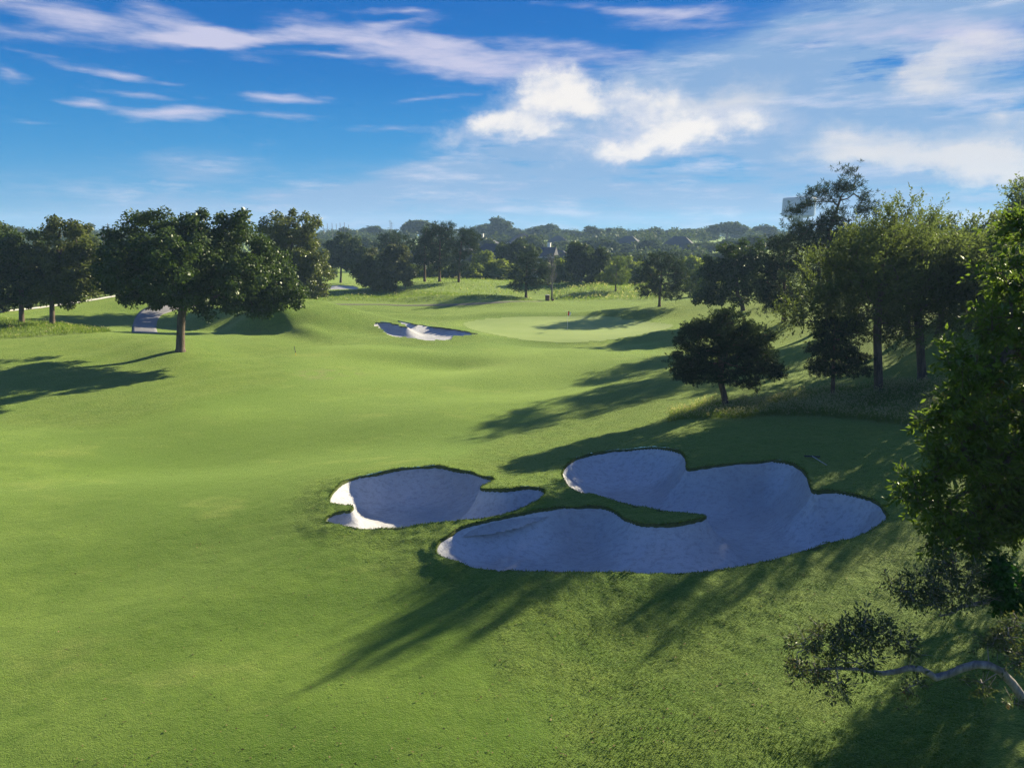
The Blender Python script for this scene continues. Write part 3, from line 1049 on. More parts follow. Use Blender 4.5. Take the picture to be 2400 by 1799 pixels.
for bi, b in enumerate(BUNKERS):
    P = b['poly']
    lo, hi = P.min(0) - .8, P.max(0) + .8
    st = .085 if bi < 2 else .15
    xs, ys = np.arange(lo[0], hi[0], st), np.arange(lo[1], hi[1], st)
    BX, BY = np.meshgrid(xs, ys)
    sX, sY = BX.ravel(), BY.ravel()
    s, _, _ = sdf(sX, sY, P)
    base = tps(sX, sY) + relief(sX, sY, np.clip(fair_of(sX, sY) / 1.2 + .5, 0, 1)) + hollow(sX, sY)
    zmin, zmean = base[s > -.1].min(), base[s > 0].mean()
    t = np.clip(s / b['bowl'], 0, 1)
    bowl = 1 - (1 - t) ** 2.6
    floor = .55 * zmean + .45 * base - b['depth'] + .12 * vnoise(sX / 1.3, sY / 1.3)
    z = (base + .0) * (1 - bowl) + floor * bowl
    z = np.where(s < 0, base - .02 - np.clip(-s, 0, 1) * .3, z)
    if bi == 2:                              # the pale ridge that splits it
        r0, r1 = hit(950, 778), hit(1015, 806)
        dx, dy = r1[0] - r0[0], r1[1] - r0[1]
        L = math.hypot(dx, dy)
        q = (-(sX - r0[0]) * dy + (sY - r0[1]) * dx) / L
        z += .22 * np.exp(-(q / .6) ** 2) * np.clip(s / .6, 0, 1)
    Z2, wt = z.reshape(BX.shape), np.clip((s.reshape(BX.shape) - .15) / .5, 0, 1)
    for _ in range(34 if bi < 2 else 10):     # wind and rake leave no creases
        Zp = np.pad(Z2, 1, mode='edge')
        av = (Zp[:-2, 1:-1] + Zp[2:, 1:-1] + Zp[1:-1, :-2] + Zp[1:-1, 2:] + Zp[:-2, :-2] + Zp[2:, 2:] + Zp[:-2, 2:] + Zp[2:, :-2]) / 8
        Z2 = Z2 * (1 - wt) + av * wt
    z = Z2.ravel()
    z = z + .05 * np.clip(s / .5, 0, 1) * vnoise(sX / .9, sY / .7) + .03 * vnoise(sX / .35, sY / .3) + .012 * vnoise(sX / .16, sY / .16)
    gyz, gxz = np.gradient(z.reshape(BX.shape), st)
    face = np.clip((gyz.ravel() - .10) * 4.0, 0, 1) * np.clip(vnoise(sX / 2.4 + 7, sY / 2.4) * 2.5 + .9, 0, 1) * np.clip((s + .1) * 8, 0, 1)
    nx2, ny2 = len(xs), len(ys)
    I, J = np.meshgrid(np.arange(nx2 - 1), np.arange(ny2 - 1))
    a2 = (J * nx2 + I).ravel()
    q = np.stack([a2, a2 + 1, a2 + nx2 + 1, a2 + nx2], 1)
    q = q[s[q].max(1) > -.6]
    used, inv = np.unique(q.ravel(), return_inverse=True)
    me = mesh_np('sand', np.stack([sX, sY, z], 1)[used], inv.reshape(-1, 4), None, dict(face=face[used]), True)
    so = obj(b['name'], me, M['sand'])
    tag(so, b['label'], 'bunker', 'sand bunkers')
    # the cut turf edge
    n = len(P)
    ins = []
    cen = np.roll(P, 1, 0) - np.roll(P, -1, 0)
    nrm = np.stack([-cen[:, 1], cen[:, 0]], 1)
    nrm /= np.linalg.norm(nrm, axis=1)[:, None] + 1e-9
    test = in_poly(P[:, 0] + nrm[:, 0] * .02, P[:, 1] + nrm[:, 1] * .02, P)
    if test.mean() < .5:
        nrm = -nrm
    top = tps(P[:, 0], P[:, 1]) + relief(P[:, 0], P[:, 1], np.clip(fair_of(P[:, 0], P[:, 1]) / 1.2 + .5, 0, 1)) + hollow(P[:, 0], P[:, 1]) + (lip(P[:, 0], P[:, 1]) - .01 if bi < 3 else .01)
    V = []
    rag = .02 * np.array([vnoise(np.array([i * .7]), np.array([bi * 3.3]))[0] for i in range(n)])
    for (off, dz) in ((-.10, -.03), (.015, .0), (.03, -.08), (-.03, -.42)):
        V.append(np.column_stack([P + nrm * (off + rag[:, None] * (off > 0)), top + dz]))
    V = np.concatenate(V)
    Fq = []
    for r in range(3):
        for i in range(n):
            Fq.append((r * n + i, r * n + (i + 1) % n, (r + 1) * n + (i + 1) % n, (r + 1) * n + i))
    obj('turf_edge', mesh_np('turf_edge', V, Fq, None, None, True), M['soil'], so)


# cart path: a slab that follows the land
def path_strip(name, label, px_pts, width, lift=.03):
    C = np.array([np.append(hit(*q)[:2], 0) if len(q) == 2 else np.array([q[0], q[1], 0.]) for q in px_pts])
    out = []
    n = len(C)
    for i in range(n - 1):
        p0, p1, p2, p3 = C[max(i - 1, 0)], C[i], C[i + 1], C[min(i + 2, n - 1)]
        for j in range(14):
            t = j / 14
            out.append(.5 * ((2 * p1) + (-p0 + p2) * t + (2 * p0 - 5 * p1 + 4 * p2 - p3) * t * t + (-p0 + 3 * p1 - 3 * p2 + p3) * t ** 3))
    out.append(C[-1])
    C = np.array(out)[:, :2]
    T = np.gradient(C, axis=0)
    T /= np.linalg.norm(T, axis=1)[:, None] + 1e-9
    Nn = np.stack([-T[:, 1], T[:, 0]], 1)
    K = 9
    rows = []
    for k_ in range(K):
        Q = C + Nn * (k_ / (K - 1) - .5) * width
        rows.append(np.column_stack([Q, grid_land(Q[:, 0], Q[:, 1]) + lift]))
    lo0, lo1 = rows[0].copy(), rows[-1].copy()
    lo0[:, 2] -= .3
    lo1[:, 2] -= .3
    rows = [lo0] + rows + [lo1]
    V = np.concatenate(rows)
    n = len(C)
    Fq = [(r * n + i, r * n + i + 1, (r + 1) * n + i + 1, (r + 1) * n + i) for r in range(len(rows) - 1) for i in range(n - 1)]
    o = obj(name, mesh_np(name, V, Fq, None, None, True), M['path'])
    return tag(o, label, kind='structure')


path_strip('cart_path', 'pale concrete cart path curving past the oak towards the mounds', [(340, 783), (340, 765), (352, 745), (385, 730), (430, 721), (500, 712)], 2.3)
path_strip('cart_path', 'thin pale cart path crossing behind the putting green', [(600, 708), (680, 709), (780, 709), (880, 711), (980, 714), (1080, 715), (1180, 713), (1270, 706)], 1.0, .02).data.materials[0] = mat_plain('path_gravel', (.13, .13, .09), .9, .1, .15, 2.0)

# ------------------------------------------------------------------ vegetation
def unit(a):
    return a / (np.linalg.norm(a, axis=-1, keepdims=True) + 1e-9)


def rand_unit(rng, n):
    return unit(rng.normal(size=(n, 3)))


class Leaves:
    def __init__(s):
        s.p, s.a, s.n, s.l, s.w, s.t = [], [], [], [], [], []

    def add(s, p, a, n, l, w, t):
        s.p.append(p); s.a.append(unit(a)); s.n.append(n)
        s.l.append(np.broadcast_to(l, len(p))); s.w.append(np.broadcast_to(w, len(p))); s.t.append(t)

    def mesh(s, name, fold=.18):
        p, a, n = np.concatenate(s.p), np.concatenate(s.a), np.concatenate(s.n)
        l, w, t = np.concatenate(s.l)[:, None], np.concatenate(s.w)[:, None], np.concatenate(s.t)
        b = unit(np.cross(n, a))
        n = np.cross(a, b)
        mid = p + a * l * .45
        up = n * w * fold
        V = np.stack([p, mid + b * w * .5 + up, p + a * l, mid - b * w * .5 + up], 1).reshape(-1, 3)
        Fq = np.arange(len(p) * 4).reshape(-1, 4)
        return mesh_np(name, V, Fq, None, None, False, dict(tint=np.clip(t, 0, 1)))


def blob_leaves(L, rng, C, R, n, l, w, flat=.8, droop=.3, ctint=None):
    m = len(C)
    d = rand_unit(rng, m * n)
    r = rng.rand(m * n, 1) ** .45
    c = np.repeat(C, n, 0)
    rr = np.repeat(R, n)[:, None]
    p = c + d * r * rr * np.array([1, 1, flat])
    nn = unit(d * .6 + np.array([0, 0, .5]) + rng.normal(size=d.shape) * .55)
    a = np.cross(nn, rand_unit(rng, m * n)) + d * .35 - np.array([0, 0, droop])
    ct = rng.rand(m) if ctint is None else ctint
    t = .65 * rng.rand(m * n) + .35 * np.repeat(ct, n)
    s = .65 + .7 * rng.rand(m * n)
    L.add(p, a, nn, l * s, w * s, t)


def spray_leaves(L, rng, C, OUT, k, ln, m, l, w, up=.5, spread=.6, twigs=None):
    """twigs that leave each cluster centre, with leaves set alternately along them"""
    n = len(C)
    c = np.repeat(C, k, 0)
    d = unit(np.repeat(OUT, k, 0) * .7 + np.array([0, 0, up]) + rng.normal(size=(n * k, 3)) * spread)
    tl = ln * (.5 + .8 * rng.rand(n * k, 1))
    c = c + rng.normal(size=c.shape) * ln * .22
    if twigs is not None:
        twigs += list(zip(c, c + d * tl))
    ct = np.repeat(rng.rand(n), k * m)
    cc, dd, ll = np.repeat(c, m, 0), np.repeat(d, m, 0), np.repeat(tl, m, 0)
    t = np.tile((np.arange(m) + .5) / m, n * k)[:, None]
    side = unit(np.cross(dd, rand_unit(rng, len(dd))))
    p = cc + dd * t * ll + side * .01 - np.array([0, 0, 1.]) * (t ** 2) * ll * .08
    a = dd * .75 + side * .75 - np.array([0, 0, .15])
    nn = unit(rng.normal(size=dd.shape) * .7 + np.array([0, 0, .6]))
    s = .6 + .7 * rng.rand(len(dd))
    L.add(p, a, nn, l * s, w * s, .7 * rng.rand(len(dd)) + .3 * ct)


def needle_tufts(L, rng, C, OUT, n, ln, w, up=.5):
    m = len(C)
    o = unit(OUT * .8 + np.array([0, 0, up]) + rng.normal(size=(m, 3)) * .3)
    d = unit(np.repeat(o, n, 0) * .55 + rand_unit(rng, m * n))
    p = np.repeat(C, n, 0) + rng.normal(size=d.shape) * ln * .12
    nn = rand_unit(rng, m * n)
    s = .7 + .5 * rng.rand(m * n)
    L.add(p, d, nn, ln * s, w * s, .55 * rng.rand(m * n) + .45 * np.repeat(rng.rand(m), n))


def clusters_in(rng, lobes, n, rmin=.35):
    """cluster centres spread through the outer part of the crown's lobes"""
    A = np.array([l[3] * l[5] + l[4] * l[5] for l in lobes])
    cnt = np.maximum(1, np.round(n * A / A.sum())).astype(int)
    C, O = [], []
    for (cx, cy, cz, rx, ry, rz), k in zip(lobes, cnt):
        d = rand_unit(rng, k)
        r = (rmin ** 3 + (1 - rmin ** 3) * rng.rand(k, 1)) ** (1 / 3)
        C.append(np.array([cx, cy, cz]) + d * r * np.array([rx, ry, rz]))
        O.append(unit(d / np.array([rx, ry, rz])))
    return np.concatenate(C), np.concatenate(O)


def skeleton(mb, rng, trunk, r0, C, fork, n_side=5, tip=.012):
    """limbs that run from the trunk to every cluster; thickness follows what each limb carries"""
    nodes = []
    par = []
    T = [np.array(q, float) for q in trunk]
    for i, (p, q) in enumerate(zip(T, T[1:])):
        for j in range(4):
            nodes.append(p + (q - p) * j / 4)
    nodes.append(T[-1])
    nt_ = len(nodes)
    par = [-1] + list(range(nt_ - 1))
    ok = [n[2] >= fork for n in nodes]
    if not any(ok):
        ok[-1] = True
    order = np.argsort(np.linalg.norm(C - T[-1], axis=1))
    ends = []
    for ci in order:
        c = C[ci]
        Pn = np.array(nodes)
        dv = c - Pn
        dist = np.linalg.norm(dv, axis=1)
        cost = dist * (1 + .9 * np.clip(-dv[:, 2], 0, None) / (dist + 1e-6)) + np.where(ok, 0, 1e6) + .02 * np.arange(len(nodes)) / len(nodes)
        k = int(np.argmin(cost))
        d = dist[k]
        prev = k
        if d > .5:
            for f in (.35, .7):
                mpt = nodes[k] + (c - nodes[k]) * f + rng.normal(size=3) * d * .07 + np.array([0, 0, .10 * d * math.sin(f * math.pi)])
                nodes.append(mpt); par.append(prev); ok.append(True)
                prev = len(nodes) - 1
        nodes.append(c); par.append(prev); ok.append(True)
        ends.append(len(nodes) - 1)
    cnt = np.zeros(len(nodes))
    for e in ends:
        k = e
        while k >= 0:
            cnt[k] += 1
            k = par[k]
    R = np.maximum(tip, r0 * .85 * (np.maximum(cnt, 1) / max(len(ends), 1)) ** .5)
    for i in range(nt_):
        R[i] = max(R[i], r0 * (1 - .45 * i / nt_)) if nodes[i][2] <= fork else R[i]
    for i in range(nt_, len(nodes)):
        p = par[i]
        ra = min(R[p], R[i] * 1.35)
        mb.tube([nodes[p], nodes[i]], [ra, R[i]], n_side if R[i] > .03 else 3, False)
    # trunk itself with a flare at the foot
    tp, tr = [], []
    for i in range(nt_):
        tp.append(nodes[i])
        tr.append(max(R[i], tip * 2))
    return tp, tr


def to_local(lobes_px, Y, base, depth=1.0):
    out = []
    for l in lobes_px:
        cx_, cy_, rx, ry = l[:4]
        dy = l[4] if len(l) > 4 else 0.0
        c = at_depth(cx_, cy_, Y + dy) - base
        s = (Y + dy) / F
        out.append((c[0], c[1], c[2], rx * s, max(rx, ry) * s * depth, ry * s))
    return out


def px_local(pts, Y, base):
    return [at_depth(q[0], q[1], Y + (q[2] if len(q) > 2 else 0)) - base for q in pts]


TREES = {}


def plant(name, label, cat, base, lobes, trunk, r0, leaf, bark, style, n, per, l, w, rad, seed, group=None, fork=None, depthless=False, up=.5, spread=.6, sparse=.35, twig=False, parts=('trunk', 'branches', 'crown')):
    rng = np.random.RandomState(seed)
    root = empty(name, base)
    tag(root, label, cat, group)
    C, O = clusters_in(rng, lobes, n, sparse)
    keep = C[:, 2] > .15
    C, O = C[keep], O[keep]
    zmin = min(c[2] - c[5] for c in lobes)
    fk = fork if fork is not None else max(zmin, .25 * trunk[-1][2])
    mbb, mbt = MB(), MB()
    tp, tr = skeleton(mbb, rng, trunk, r0, C, fk)
    tp = [np.array([tp[0][0], tp[0][1], tp[0][2] - .35])] + tp
    tr = [tr[0] * 1.5] + tr
    tr[1] *= 1.25
    mbb.tube(tp, tr, 10)
    L = Leaves()
    tw = []
    if style == 'blob':
        R = rad * (.7 + .6 * rng.rand(len(C)))
        blob_leaves(L, rng, C, R, per, l, w)
    elif style == 'spray':
        k_, m_ = per
        spray_leaves(L, rng, C, O, k_, rad, m_, l, w, up, spread, tw if twig else None)
    elif style == 'needle':
        k_, m_ = per
        Q = np.repeat(C, k_, 0) + rng.normal(size=(len(C) * k_, 3)) * rad * np.array([.55, .55, .32])
        needle_tufts(L, rng, Q, np.repeat(O, k_, 0), m_, l, w, up)
    for p, q in tw:
        mbb.tube([p, q], [.008, .004], 3, False)
    mbb.build(parts[0], M[bark], root, True)
    obj(parts[2], L.mesh('crown'), M[leaf], root)
    return root


def plant_px(name, label, cat, base_px, lobes_px, trunk_px, r0, leaf, bark, style, n, per, l, w, rad, seed, Y=None, depth=.9, **kw):
    if Y is None:
        b = hit(*base_px)
    else:
        b = at_depth(base_px[0], base_px[1], Y)
    b = np.array([b[0], b[1], grid_land(b[0], b[1])[0] - .03])
    return plant(name, label, cat, b, to_local(lobes_px, b[1], b, depth), [np.zeros(3)] + px_local(trunk_px, b[1], b), r0, leaf, bark, style, n, per, l, w, rad, seed, **kw)


def copy_tree(root, loc, rz, scale, label, group=None):
    r = root.copy()
    COL.objects.link(r)
    r.location = [float(v) for v in loc]
    r.rotation_euler = (0, 0, rz)
    r.scale = scale if hasattr(scale, '__len__') else (scale,) * 3
    r['label'] = label
    if group:
        r['group'] = group
    for ch in root.children:
        c = ch.copy()
        COL.objects.link(c)
        c.parent = r
    return r


# -- the oak on the left mound
plant_px('oak_tree', 'big spreading dark oak standing alone on the grassy mound, trunk shadow to its left', 'tree', (423, 823),
         [(325, 560, 72, 55), (400, 535, 80, 50), (490, 532, 75, 48), (560, 560, 70, 60), (450, 600, 150, 75), (305, 630, 70, 65), (245, 655, 36, 45), (600, 630, 75, 65), (655, 675, 45, 55), (420, 670, 120, 55), (530, 690, 100, 38), (330, 712, 38, 30), (690, 690, 25, 28), (250, 600, 35, 35), (640, 725, 34, 20), (440, 715, 90, 28), (540, 715, 80, 24), (600, 695, 60, 34), (455, 590, 185, 95), (300, 680, 60, 36), (430, 630, 130, 85, -4), (300, 650, 70, 55, -4), (580, 650, 70, 50, -3), (450, 620, 120, 80, 3.5)],
         [(423, 795), (424, 765), (425, 745), (435, 690), (445, 620)], .36, 'oak', 'bark', 'blob', 520, 150, .24, .16, .66, 11, fork=2.5)
# -- left trees
LG = 'trees along the left edge'
plant_px('shade_tree', 'green shade tree with a reddish trunk, between the leftmost tree and the big oak', 'tree', (122, 757),
         [(150, 560, 65, 45), (185, 620, 55, 50), (115, 630, 60, 60), (190, 665, 48, 40), (140, 690, 65, 25), (215, 600, 30, 42), (150, 630, 70, 60)], [(122, 725), (121, 700), (130, 640), (145, 580)], .26, 'oak_light', 'bark', 'blob', 190, 150, .26, .17, .62, 21, fork=2.2, group=LG)
plant_px('shade_tree', 'leftmost dark shade tree cut by the edge of the picture', 'tree', (50, 750),
         [(35, 580, 55, 50), (65, 640, 60, 55), (0, 650, 60, 55), (40, 692, 60, 25), (-45, 610, 60, 60)], [(50, 720), (51, 695), (45, 640), (35, 590)], .26, 'oak', 'bark', 'blob', 190, 150, .26, .17, .62, 22, fork=2.2, group=LG)
plant_px('tall_shade_tree', 'tall olive-green tree rising behind the right side of the big oak', 'tree', (668, 716),
         [(690, 538, 62, 42), (645, 555, 40, 45), (690, 600, 72, 60), (735, 620, 38, 60), (680, 665, 58, 42), (740, 675, 28, 25)], [(669, 695), (672, 660), (680, 600), (690, 550)], .28, 'oak_light', 'bark', 'blob', 210, 150, .28, .19, .72, 23, fork=2.5)
plant_px('small_shade_tree', 'smaller tree with a thin reddish trunk tucked against the oak crown', 'tree', (654, 723),
         [(630, 640, 40, 50), (620, 690, 35, 25)], [(654, 700), (648, 670), (638, 630)], .18, 'oak', 'bark', 'blob', 60, 120, .28, .18, .65, 24)
# -- right: the pine on the bunker mound and its neighbours
RG = 'trees on the right-hand slope'
plant_px('pine_tree', 'low round pine with a leaning trunk standing beyond the large bunker', 'tree', (1703, 960),
         [(1690, 768, 72, 36), (1645, 795, 65, 40), (1742, 795, 68, 42), (1615, 845, 45, 36), (1690, 845, 90, 42), (1772, 845, 55, 40), (1598, 882, 30, 18), (1655, 880, 60, 18), (1800, 868, 42, 20), (1700, 742, 40, 18), (1750, 893, 34, 14)],
         [(1697, 925), (1688, 892), (1690, 855), (1688, 790)], .19, 'pine', 'bark_pine', 'needle', 420, (16, 18), .15, .026, .38, 31, fork=1.3, depth=.85)
plant_px('small_pine', 'small dark pine with flat layered boughs in front of the tall trees', 'tree', (1951, 950),
         [(1965, 842, 62, 14), (1930, 868, 46, 12), (1992, 866, 46, 12), (1955, 815, 58, 16), (1955, 786, 48, 16), (2012, 842, 30, 10), (1960, 760, 40, 16)],
         [(1952, 905), (1953, 860), (1955, 810), (1956, 765)], .12, 'pine_dark', 'bark_pine', 'needle', 190, (12, 16), .15, .026, .32, 32, fork=1.6, depth=.85)
plant_px('elm_tree', 'tall feathery elm with a straight grey trunk and wispy upright top', 'tree', (2058, 934),
         [(2125, 525, 70, 48), (2060, 585, 85, 55), (2000, 620, 75, 60), (1930, 665, 62, 70), (1880, 715, 42, 60), (2040, 690, 110, 75), (1965, 755, 75, 45), (2130, 610, 90, 80), (2065, 770, 85, 34), (1990, 785, 50, 24), (2110, 770, 60, 26), (2080, 640, 110, 90, 2.0), (2040, 640, 100, 90, -1.5)],
         [(2058, 860), (2056, 780), (2060, 700), (2078, 600), (2095, 540)], .24, 'elm', 'bark', 'spray', 430, (9, 15), .13, .07, .85, 33, fork=3.6, up=.85, spread=.5, depth=.8)
plant_px('elm_tree', 'elm whose trunk forks low into two bare limbs on the right-hand slope', 'tree', (2160, 909),
         [(2200, 615, 100, 56), (2245, 650, 75, 60), (2180, 660, 105, 70), (2110, 700, 60, 50), (2250, 700, 60, 50), (2180, 745, 80, 26), (2295, 610, 62, 50), (2320, 670, 60, 56), (2190, 640, 100, 80, 2.5)],
         [(2159, 850), (2156, 800), (2150, 740), (2170, 660)], .25, 'elm', 'bark', 'spray', 420, (9, 14), .13, .072, .85, 34, fork=2.4, up=.35, spread=.6, depth=.8)
hill_elm = plant_px('elm_tree', 'dark tree on the hill crest, its trunk seen left of the forked elm', 'tree', (2128, 786),
         [(2100, 650, 70, 60), (2150, 600, 80, 60), (2120, 690, 80, 40), (2060, 640, 50, 40)], [(2128, 740), (2126, 690), (2125, 620)], .2, 'elm', 'bark', 'spray', 170, (8, 12), .17, .10, .85, 35, fork=2.0, depth=.9, up=.4)
for px_, py_, rz, sc, lab in [(2200, 782, 1.3, 1.05, 'dark tree on the hill crest, its stout trunk right of the forked elm'), (2287, 778, 2.6, 1.0, 'tree on the hill crest half hidden by the near leafy tree'), (2370, 770, 4.0, .95, 'tree on the hill crest showing above the near leafy tree')]:
    b = hit(px_, py_)
    copy_tree(hill_elm, (b[0], b[1], grid_land(b[0], b[1])[0]), rz, sc, lab, RG)
for X, Y, rz, sc, lab in [(39, 52, .6, 1.15, 'tree on the hill just inside the right edge, behind the close leafy tree'), (44, 60, 2.2, 1.2, 'tree high on the hill behind the right-hand slope trees'), (47, 47, 3.7, 1.2, 'tree outside the right edge that shades the slope'), (35, 63, 5.0, 1.1, 'tree farther along the hill behind the forked elm')]:
    copy_tree(hill_elm, (X, Y, grid_land(X, Y)[0]), rz, sc, lab, RG)
plant_px('tall_pine', 'tallest pine with open tufted top, sky showing between its limbs', 'tree', (1945, 745),
         [(1990, 430, 34, 30), (1945, 450, 26, 28), (1905, 470, 26, 26), (2035, 470, 16, 24), (1865, 500, 22, 16), (2030, 500, 30, 18), (1960, 500, 40, 26), (1940, 555, 75, 40), (1990, 560, 60, 40), (1900, 600, 70, 60), (1960, 650, 80, 60), (1880, 540, 40, 25)],
         [(1944, 680), (1942, 610), (1945, 540), (1958, 500), (1972, 460)], .3, 'pine', 'bark_pine', 'needle', 300, (9, 14), .36, .045, .75, 36, Y=64, fork=5.0, depth=.8, up=.9)
plant_px('dense_pine', 'dense dark pine at the left foot of the tallest pine', 'tree', (1838, 745),
         [(1835, 600, 40, 60), (1840, 660, 60, 60), (1810, 705, 45, 35), (1860, 710, 50, 30), (1800, 650, 28, 35)], [(1838, 700), (1838, 640), (1836, 570)], .22, 'pine_dark', 'bark_pine', 'needle', 220, (9, 14), .34, .045, .7, 37, Y=70, fork=1.2, depth=.9)
plant_px('dark_oak', 'dark oak with a bent trunk beyond the right end of the putting green', 'tree', (1742, 728),
         [(1700, 615, 48, 42), (1745, 592, 48, 36), (1668, 645, 42, 38), (1730, 650, 72, 48), (1658, 692, 36, 26), (1700, 690, 66, 24), (1785, 640, 45, 55)], [(1738, 708), (1728, 690), (1725, 650), (1730, 610)], .26, 'oak', 'bark', 'blob', 170, 150, .26, .17, .68, 38, fork=1.8)
plant_px('spreading_pine', 'rounded many-stemmed dark pine on the crest behind the green', 'tree', (1546, 706),
         [(1530, 622, 34, 26), (1580, 620, 34, 28), (1555, 650, 68, 38), (1518, 665, 32, 28), (1598, 662, 34, 34), (1555, 682, 55, 16), (1555, 605, 20, 14)], [(1546, 695), (1548, 675), (1550, 640)], .2, 'pine', 'bark_pine', 'needle', 230, (8, 14), .36, .05, .6, 39, Y=95, fork=.35, depth=.9)

# -- trees in the middle distance
MG = 'trees behind the green'
plant_px('round_tree', 'rounded dense tree left of the big bush beyond the mounds', 'tree', (797, 634), [(815, 585, 45, 33), (790, 572, 26, 22), (832, 605, 36, 26), (800, 608, 30, 22)], [(800, 610), (808, 580)], .22, 'far', 'bark', 'blob', 110, 120, .5, .34, 1.0, 41, Y=150, group=MG)
plant_px('big_bush', 'big rounded silvery-green bush on the rough mound, widest of the bushes', 'bush', (888, 677), [(890, 625, 58, 42), (930, 600, 34, 24), (855, 640, 38, 34), (900, 655, 64, 20), (948, 640, 24, 26)], [(890, 655), (895, 620)], .2, 'bush', 'bark', 'blob', 170, 150, .34, .2, .75, 42, Y=117, fork=.2)
plant_px('flat_pine', 'flat-topped pine showing above the big bush', 'tree', (915, 645), [(922, 558, 38, 14), (900, 572, 26, 10), (946, 574, 26, 12), (915, 590, 30, 12)], [(915, 610), (918, 565)], .2, 'pine', 'bark_pine', 'needle', 90, (7, 12), .55, .08, .8, 43, Y=150, group=MG)
PG = 'three pines on the rough crest'
plant_px('slim_pine', 'left of the three slim pines on the rough crest', 'tree', (995, 649), [(1000, 555, 20, 20), (994, 588, 28, 30), (984, 615, 22, 16)], [(995, 620), (996, 580), (998, 550)], .24, 'pine', 'bark_pine', 'needle', 100, (7, 13), .5, .07, .8, 44, Y=128, fork=2.2, group=PG)
plant_px('slim_pine', 'middle and tallest of the three slim pines on the rough crest', 'tree', (1030, 651), [(1035, 533, 22, 14), (1030, 565, 32, 28), (1036, 608, 30, 24), (1055, 535, 10, 10)], [(1030, 620), (1031, 575), (1034, 530)], .24, 'pine', 'bark_pine', 'needle', 120, (7, 13), .5, .07, .8, 45, Y=127, fork=2.2, group=PG)
plant_px('slim_pine', 'right of the three slim pines, nearest to the blue-roofed house', 'tree', (1075, 653), [(1088, 543, 22, 14), (1085, 578, 38, 26), (1085, 615, 32, 22), (1112, 556, 14, 10)], [(1076, 625), (1080, 580), (1085, 545)], .24, 'pine', 'bark_pine', 'needle', 120, (7, 13), .5, .07, .8, 46, Y=126, fork=2.2, group=PG)
plant_px('round_tree', 'dark round tree hiding the right half of the blue-roofed house', 'tree', (1212, 656), [(1205, 600, 48, 33), (1225, 583, 38, 20), (1180, 620, 26, 20)], [(1211, 630), (1208, 595)], .22, 'far', 'bark', 'blob', 100, 120, .55, .36, 1.0, 47, Y=160, group=MG)
plant_px('broad_pine', 'broad shaggy pine standing left of the bare grey tree', 'tree', (1233, 689), [(1236, 608, 28, 20), (1242, 638, 46, 26), (1232, 665, 44, 18), (1262, 640, 28, 36)], [(1233, 665), (1234, 630), (1236, 600)], .22, 'pine', 'bark_pine', 'needle', 150, (8, 13), .42, .06, .7, 48, Y=113, fork=.8, group=MG)
plant_px('round_tree', 'dark round tree with a forked trunk behind the flagstick', 'tree', (1362, 665), [(1378, 605, 48, 32), (1350, 620, 28, 28), (1402, 620, 30, 26), (1362, 585, 30, 16)], [(1362, 640), (1366, 600)], .24, 'far', 'bark', 'blob', 120, 120, .46, .3, .9, 49, Y=135, fork=2.2, group=MG)
plant_px('young_cypress', 'young light-green conifer with level boughs on the rough bank', 'tree', (1443, 682), [(1452, 612, 22, 9), (1448, 630, 30, 9), (1443, 645, 36, 8), (1440, 657, 40, 8)], [(1443, 655), (1445, 630), (1448, 605)], .14, 'cypress', 'bark_pine', 'needle', 120, (6, 12), .4, .06, .5, 50, Y=124, fork=1.8, group=MG)
plant_px('pale_bush', 'pale green bush between the many-stemmed pine and the dark oak', 'bush', (1648, 705), [(1648, 660, 36, 26), (1630, 685, 26, 16), (1665, 630, 26, 24)], [(1648, 680), (1648, 650)], .1, 'bush_light', 'bark', 'blob', 70, 110, .4, .26, .8, 51, Y=115, fork=.2)

# bare grey tree
rng = np.random.RandomState(5)
b = at_depth(1293, 699, 112)
b[2] = grid_land(b[0], b[1])[0]
bare_root = tag(empty('bare_tree', b), 'slender bare grey tree without leaves beside the litter bin', 'tree')
mbt, mbb = MB(), MB()
mbt.tube([(0, 0, -.3), (.05, 0, 2.2), (-.05, .05, 4.6), (.1, 0, 6.6)], [.16, .11, .08, .02], 7)
for i in range(34):
    z0 = 1.4 + 4.8 * rng.rand()
    a = rng.rand() * 6.28
    ln = (1.9 - .2 * z0) * (.6 + .6 * rng.rand()) + .4
    p = np.array([.0, 0, z0])
    q = p + np.array([math.cos(a) * ln * .45, math.sin(a) * ln * .45, ln * .9])
    m_ = (p + q) / 2 + np.array([math.cos(a) * .12, math.sin(a) * .12, -.05])
    mbb.tube([p, m_, q], [.045, .032, .012], 4, False)
    for j in range(3):
        s0 = m_ + (q - m_) * rng.rand()
        mbb.tube([s0, s0 + rng.normal(size=3) * .28 + np.array([0, 0, .35])], [.02, .008], 3, False)
mbt.v, nv = mbt.v, len(mbt.v)
mbt.f += [tuple(i + nv for i in f) for f in mbb.f]
mbt.v += mbb.v
mbt.build('trunk', M['bark_grey'], bare_root, True)

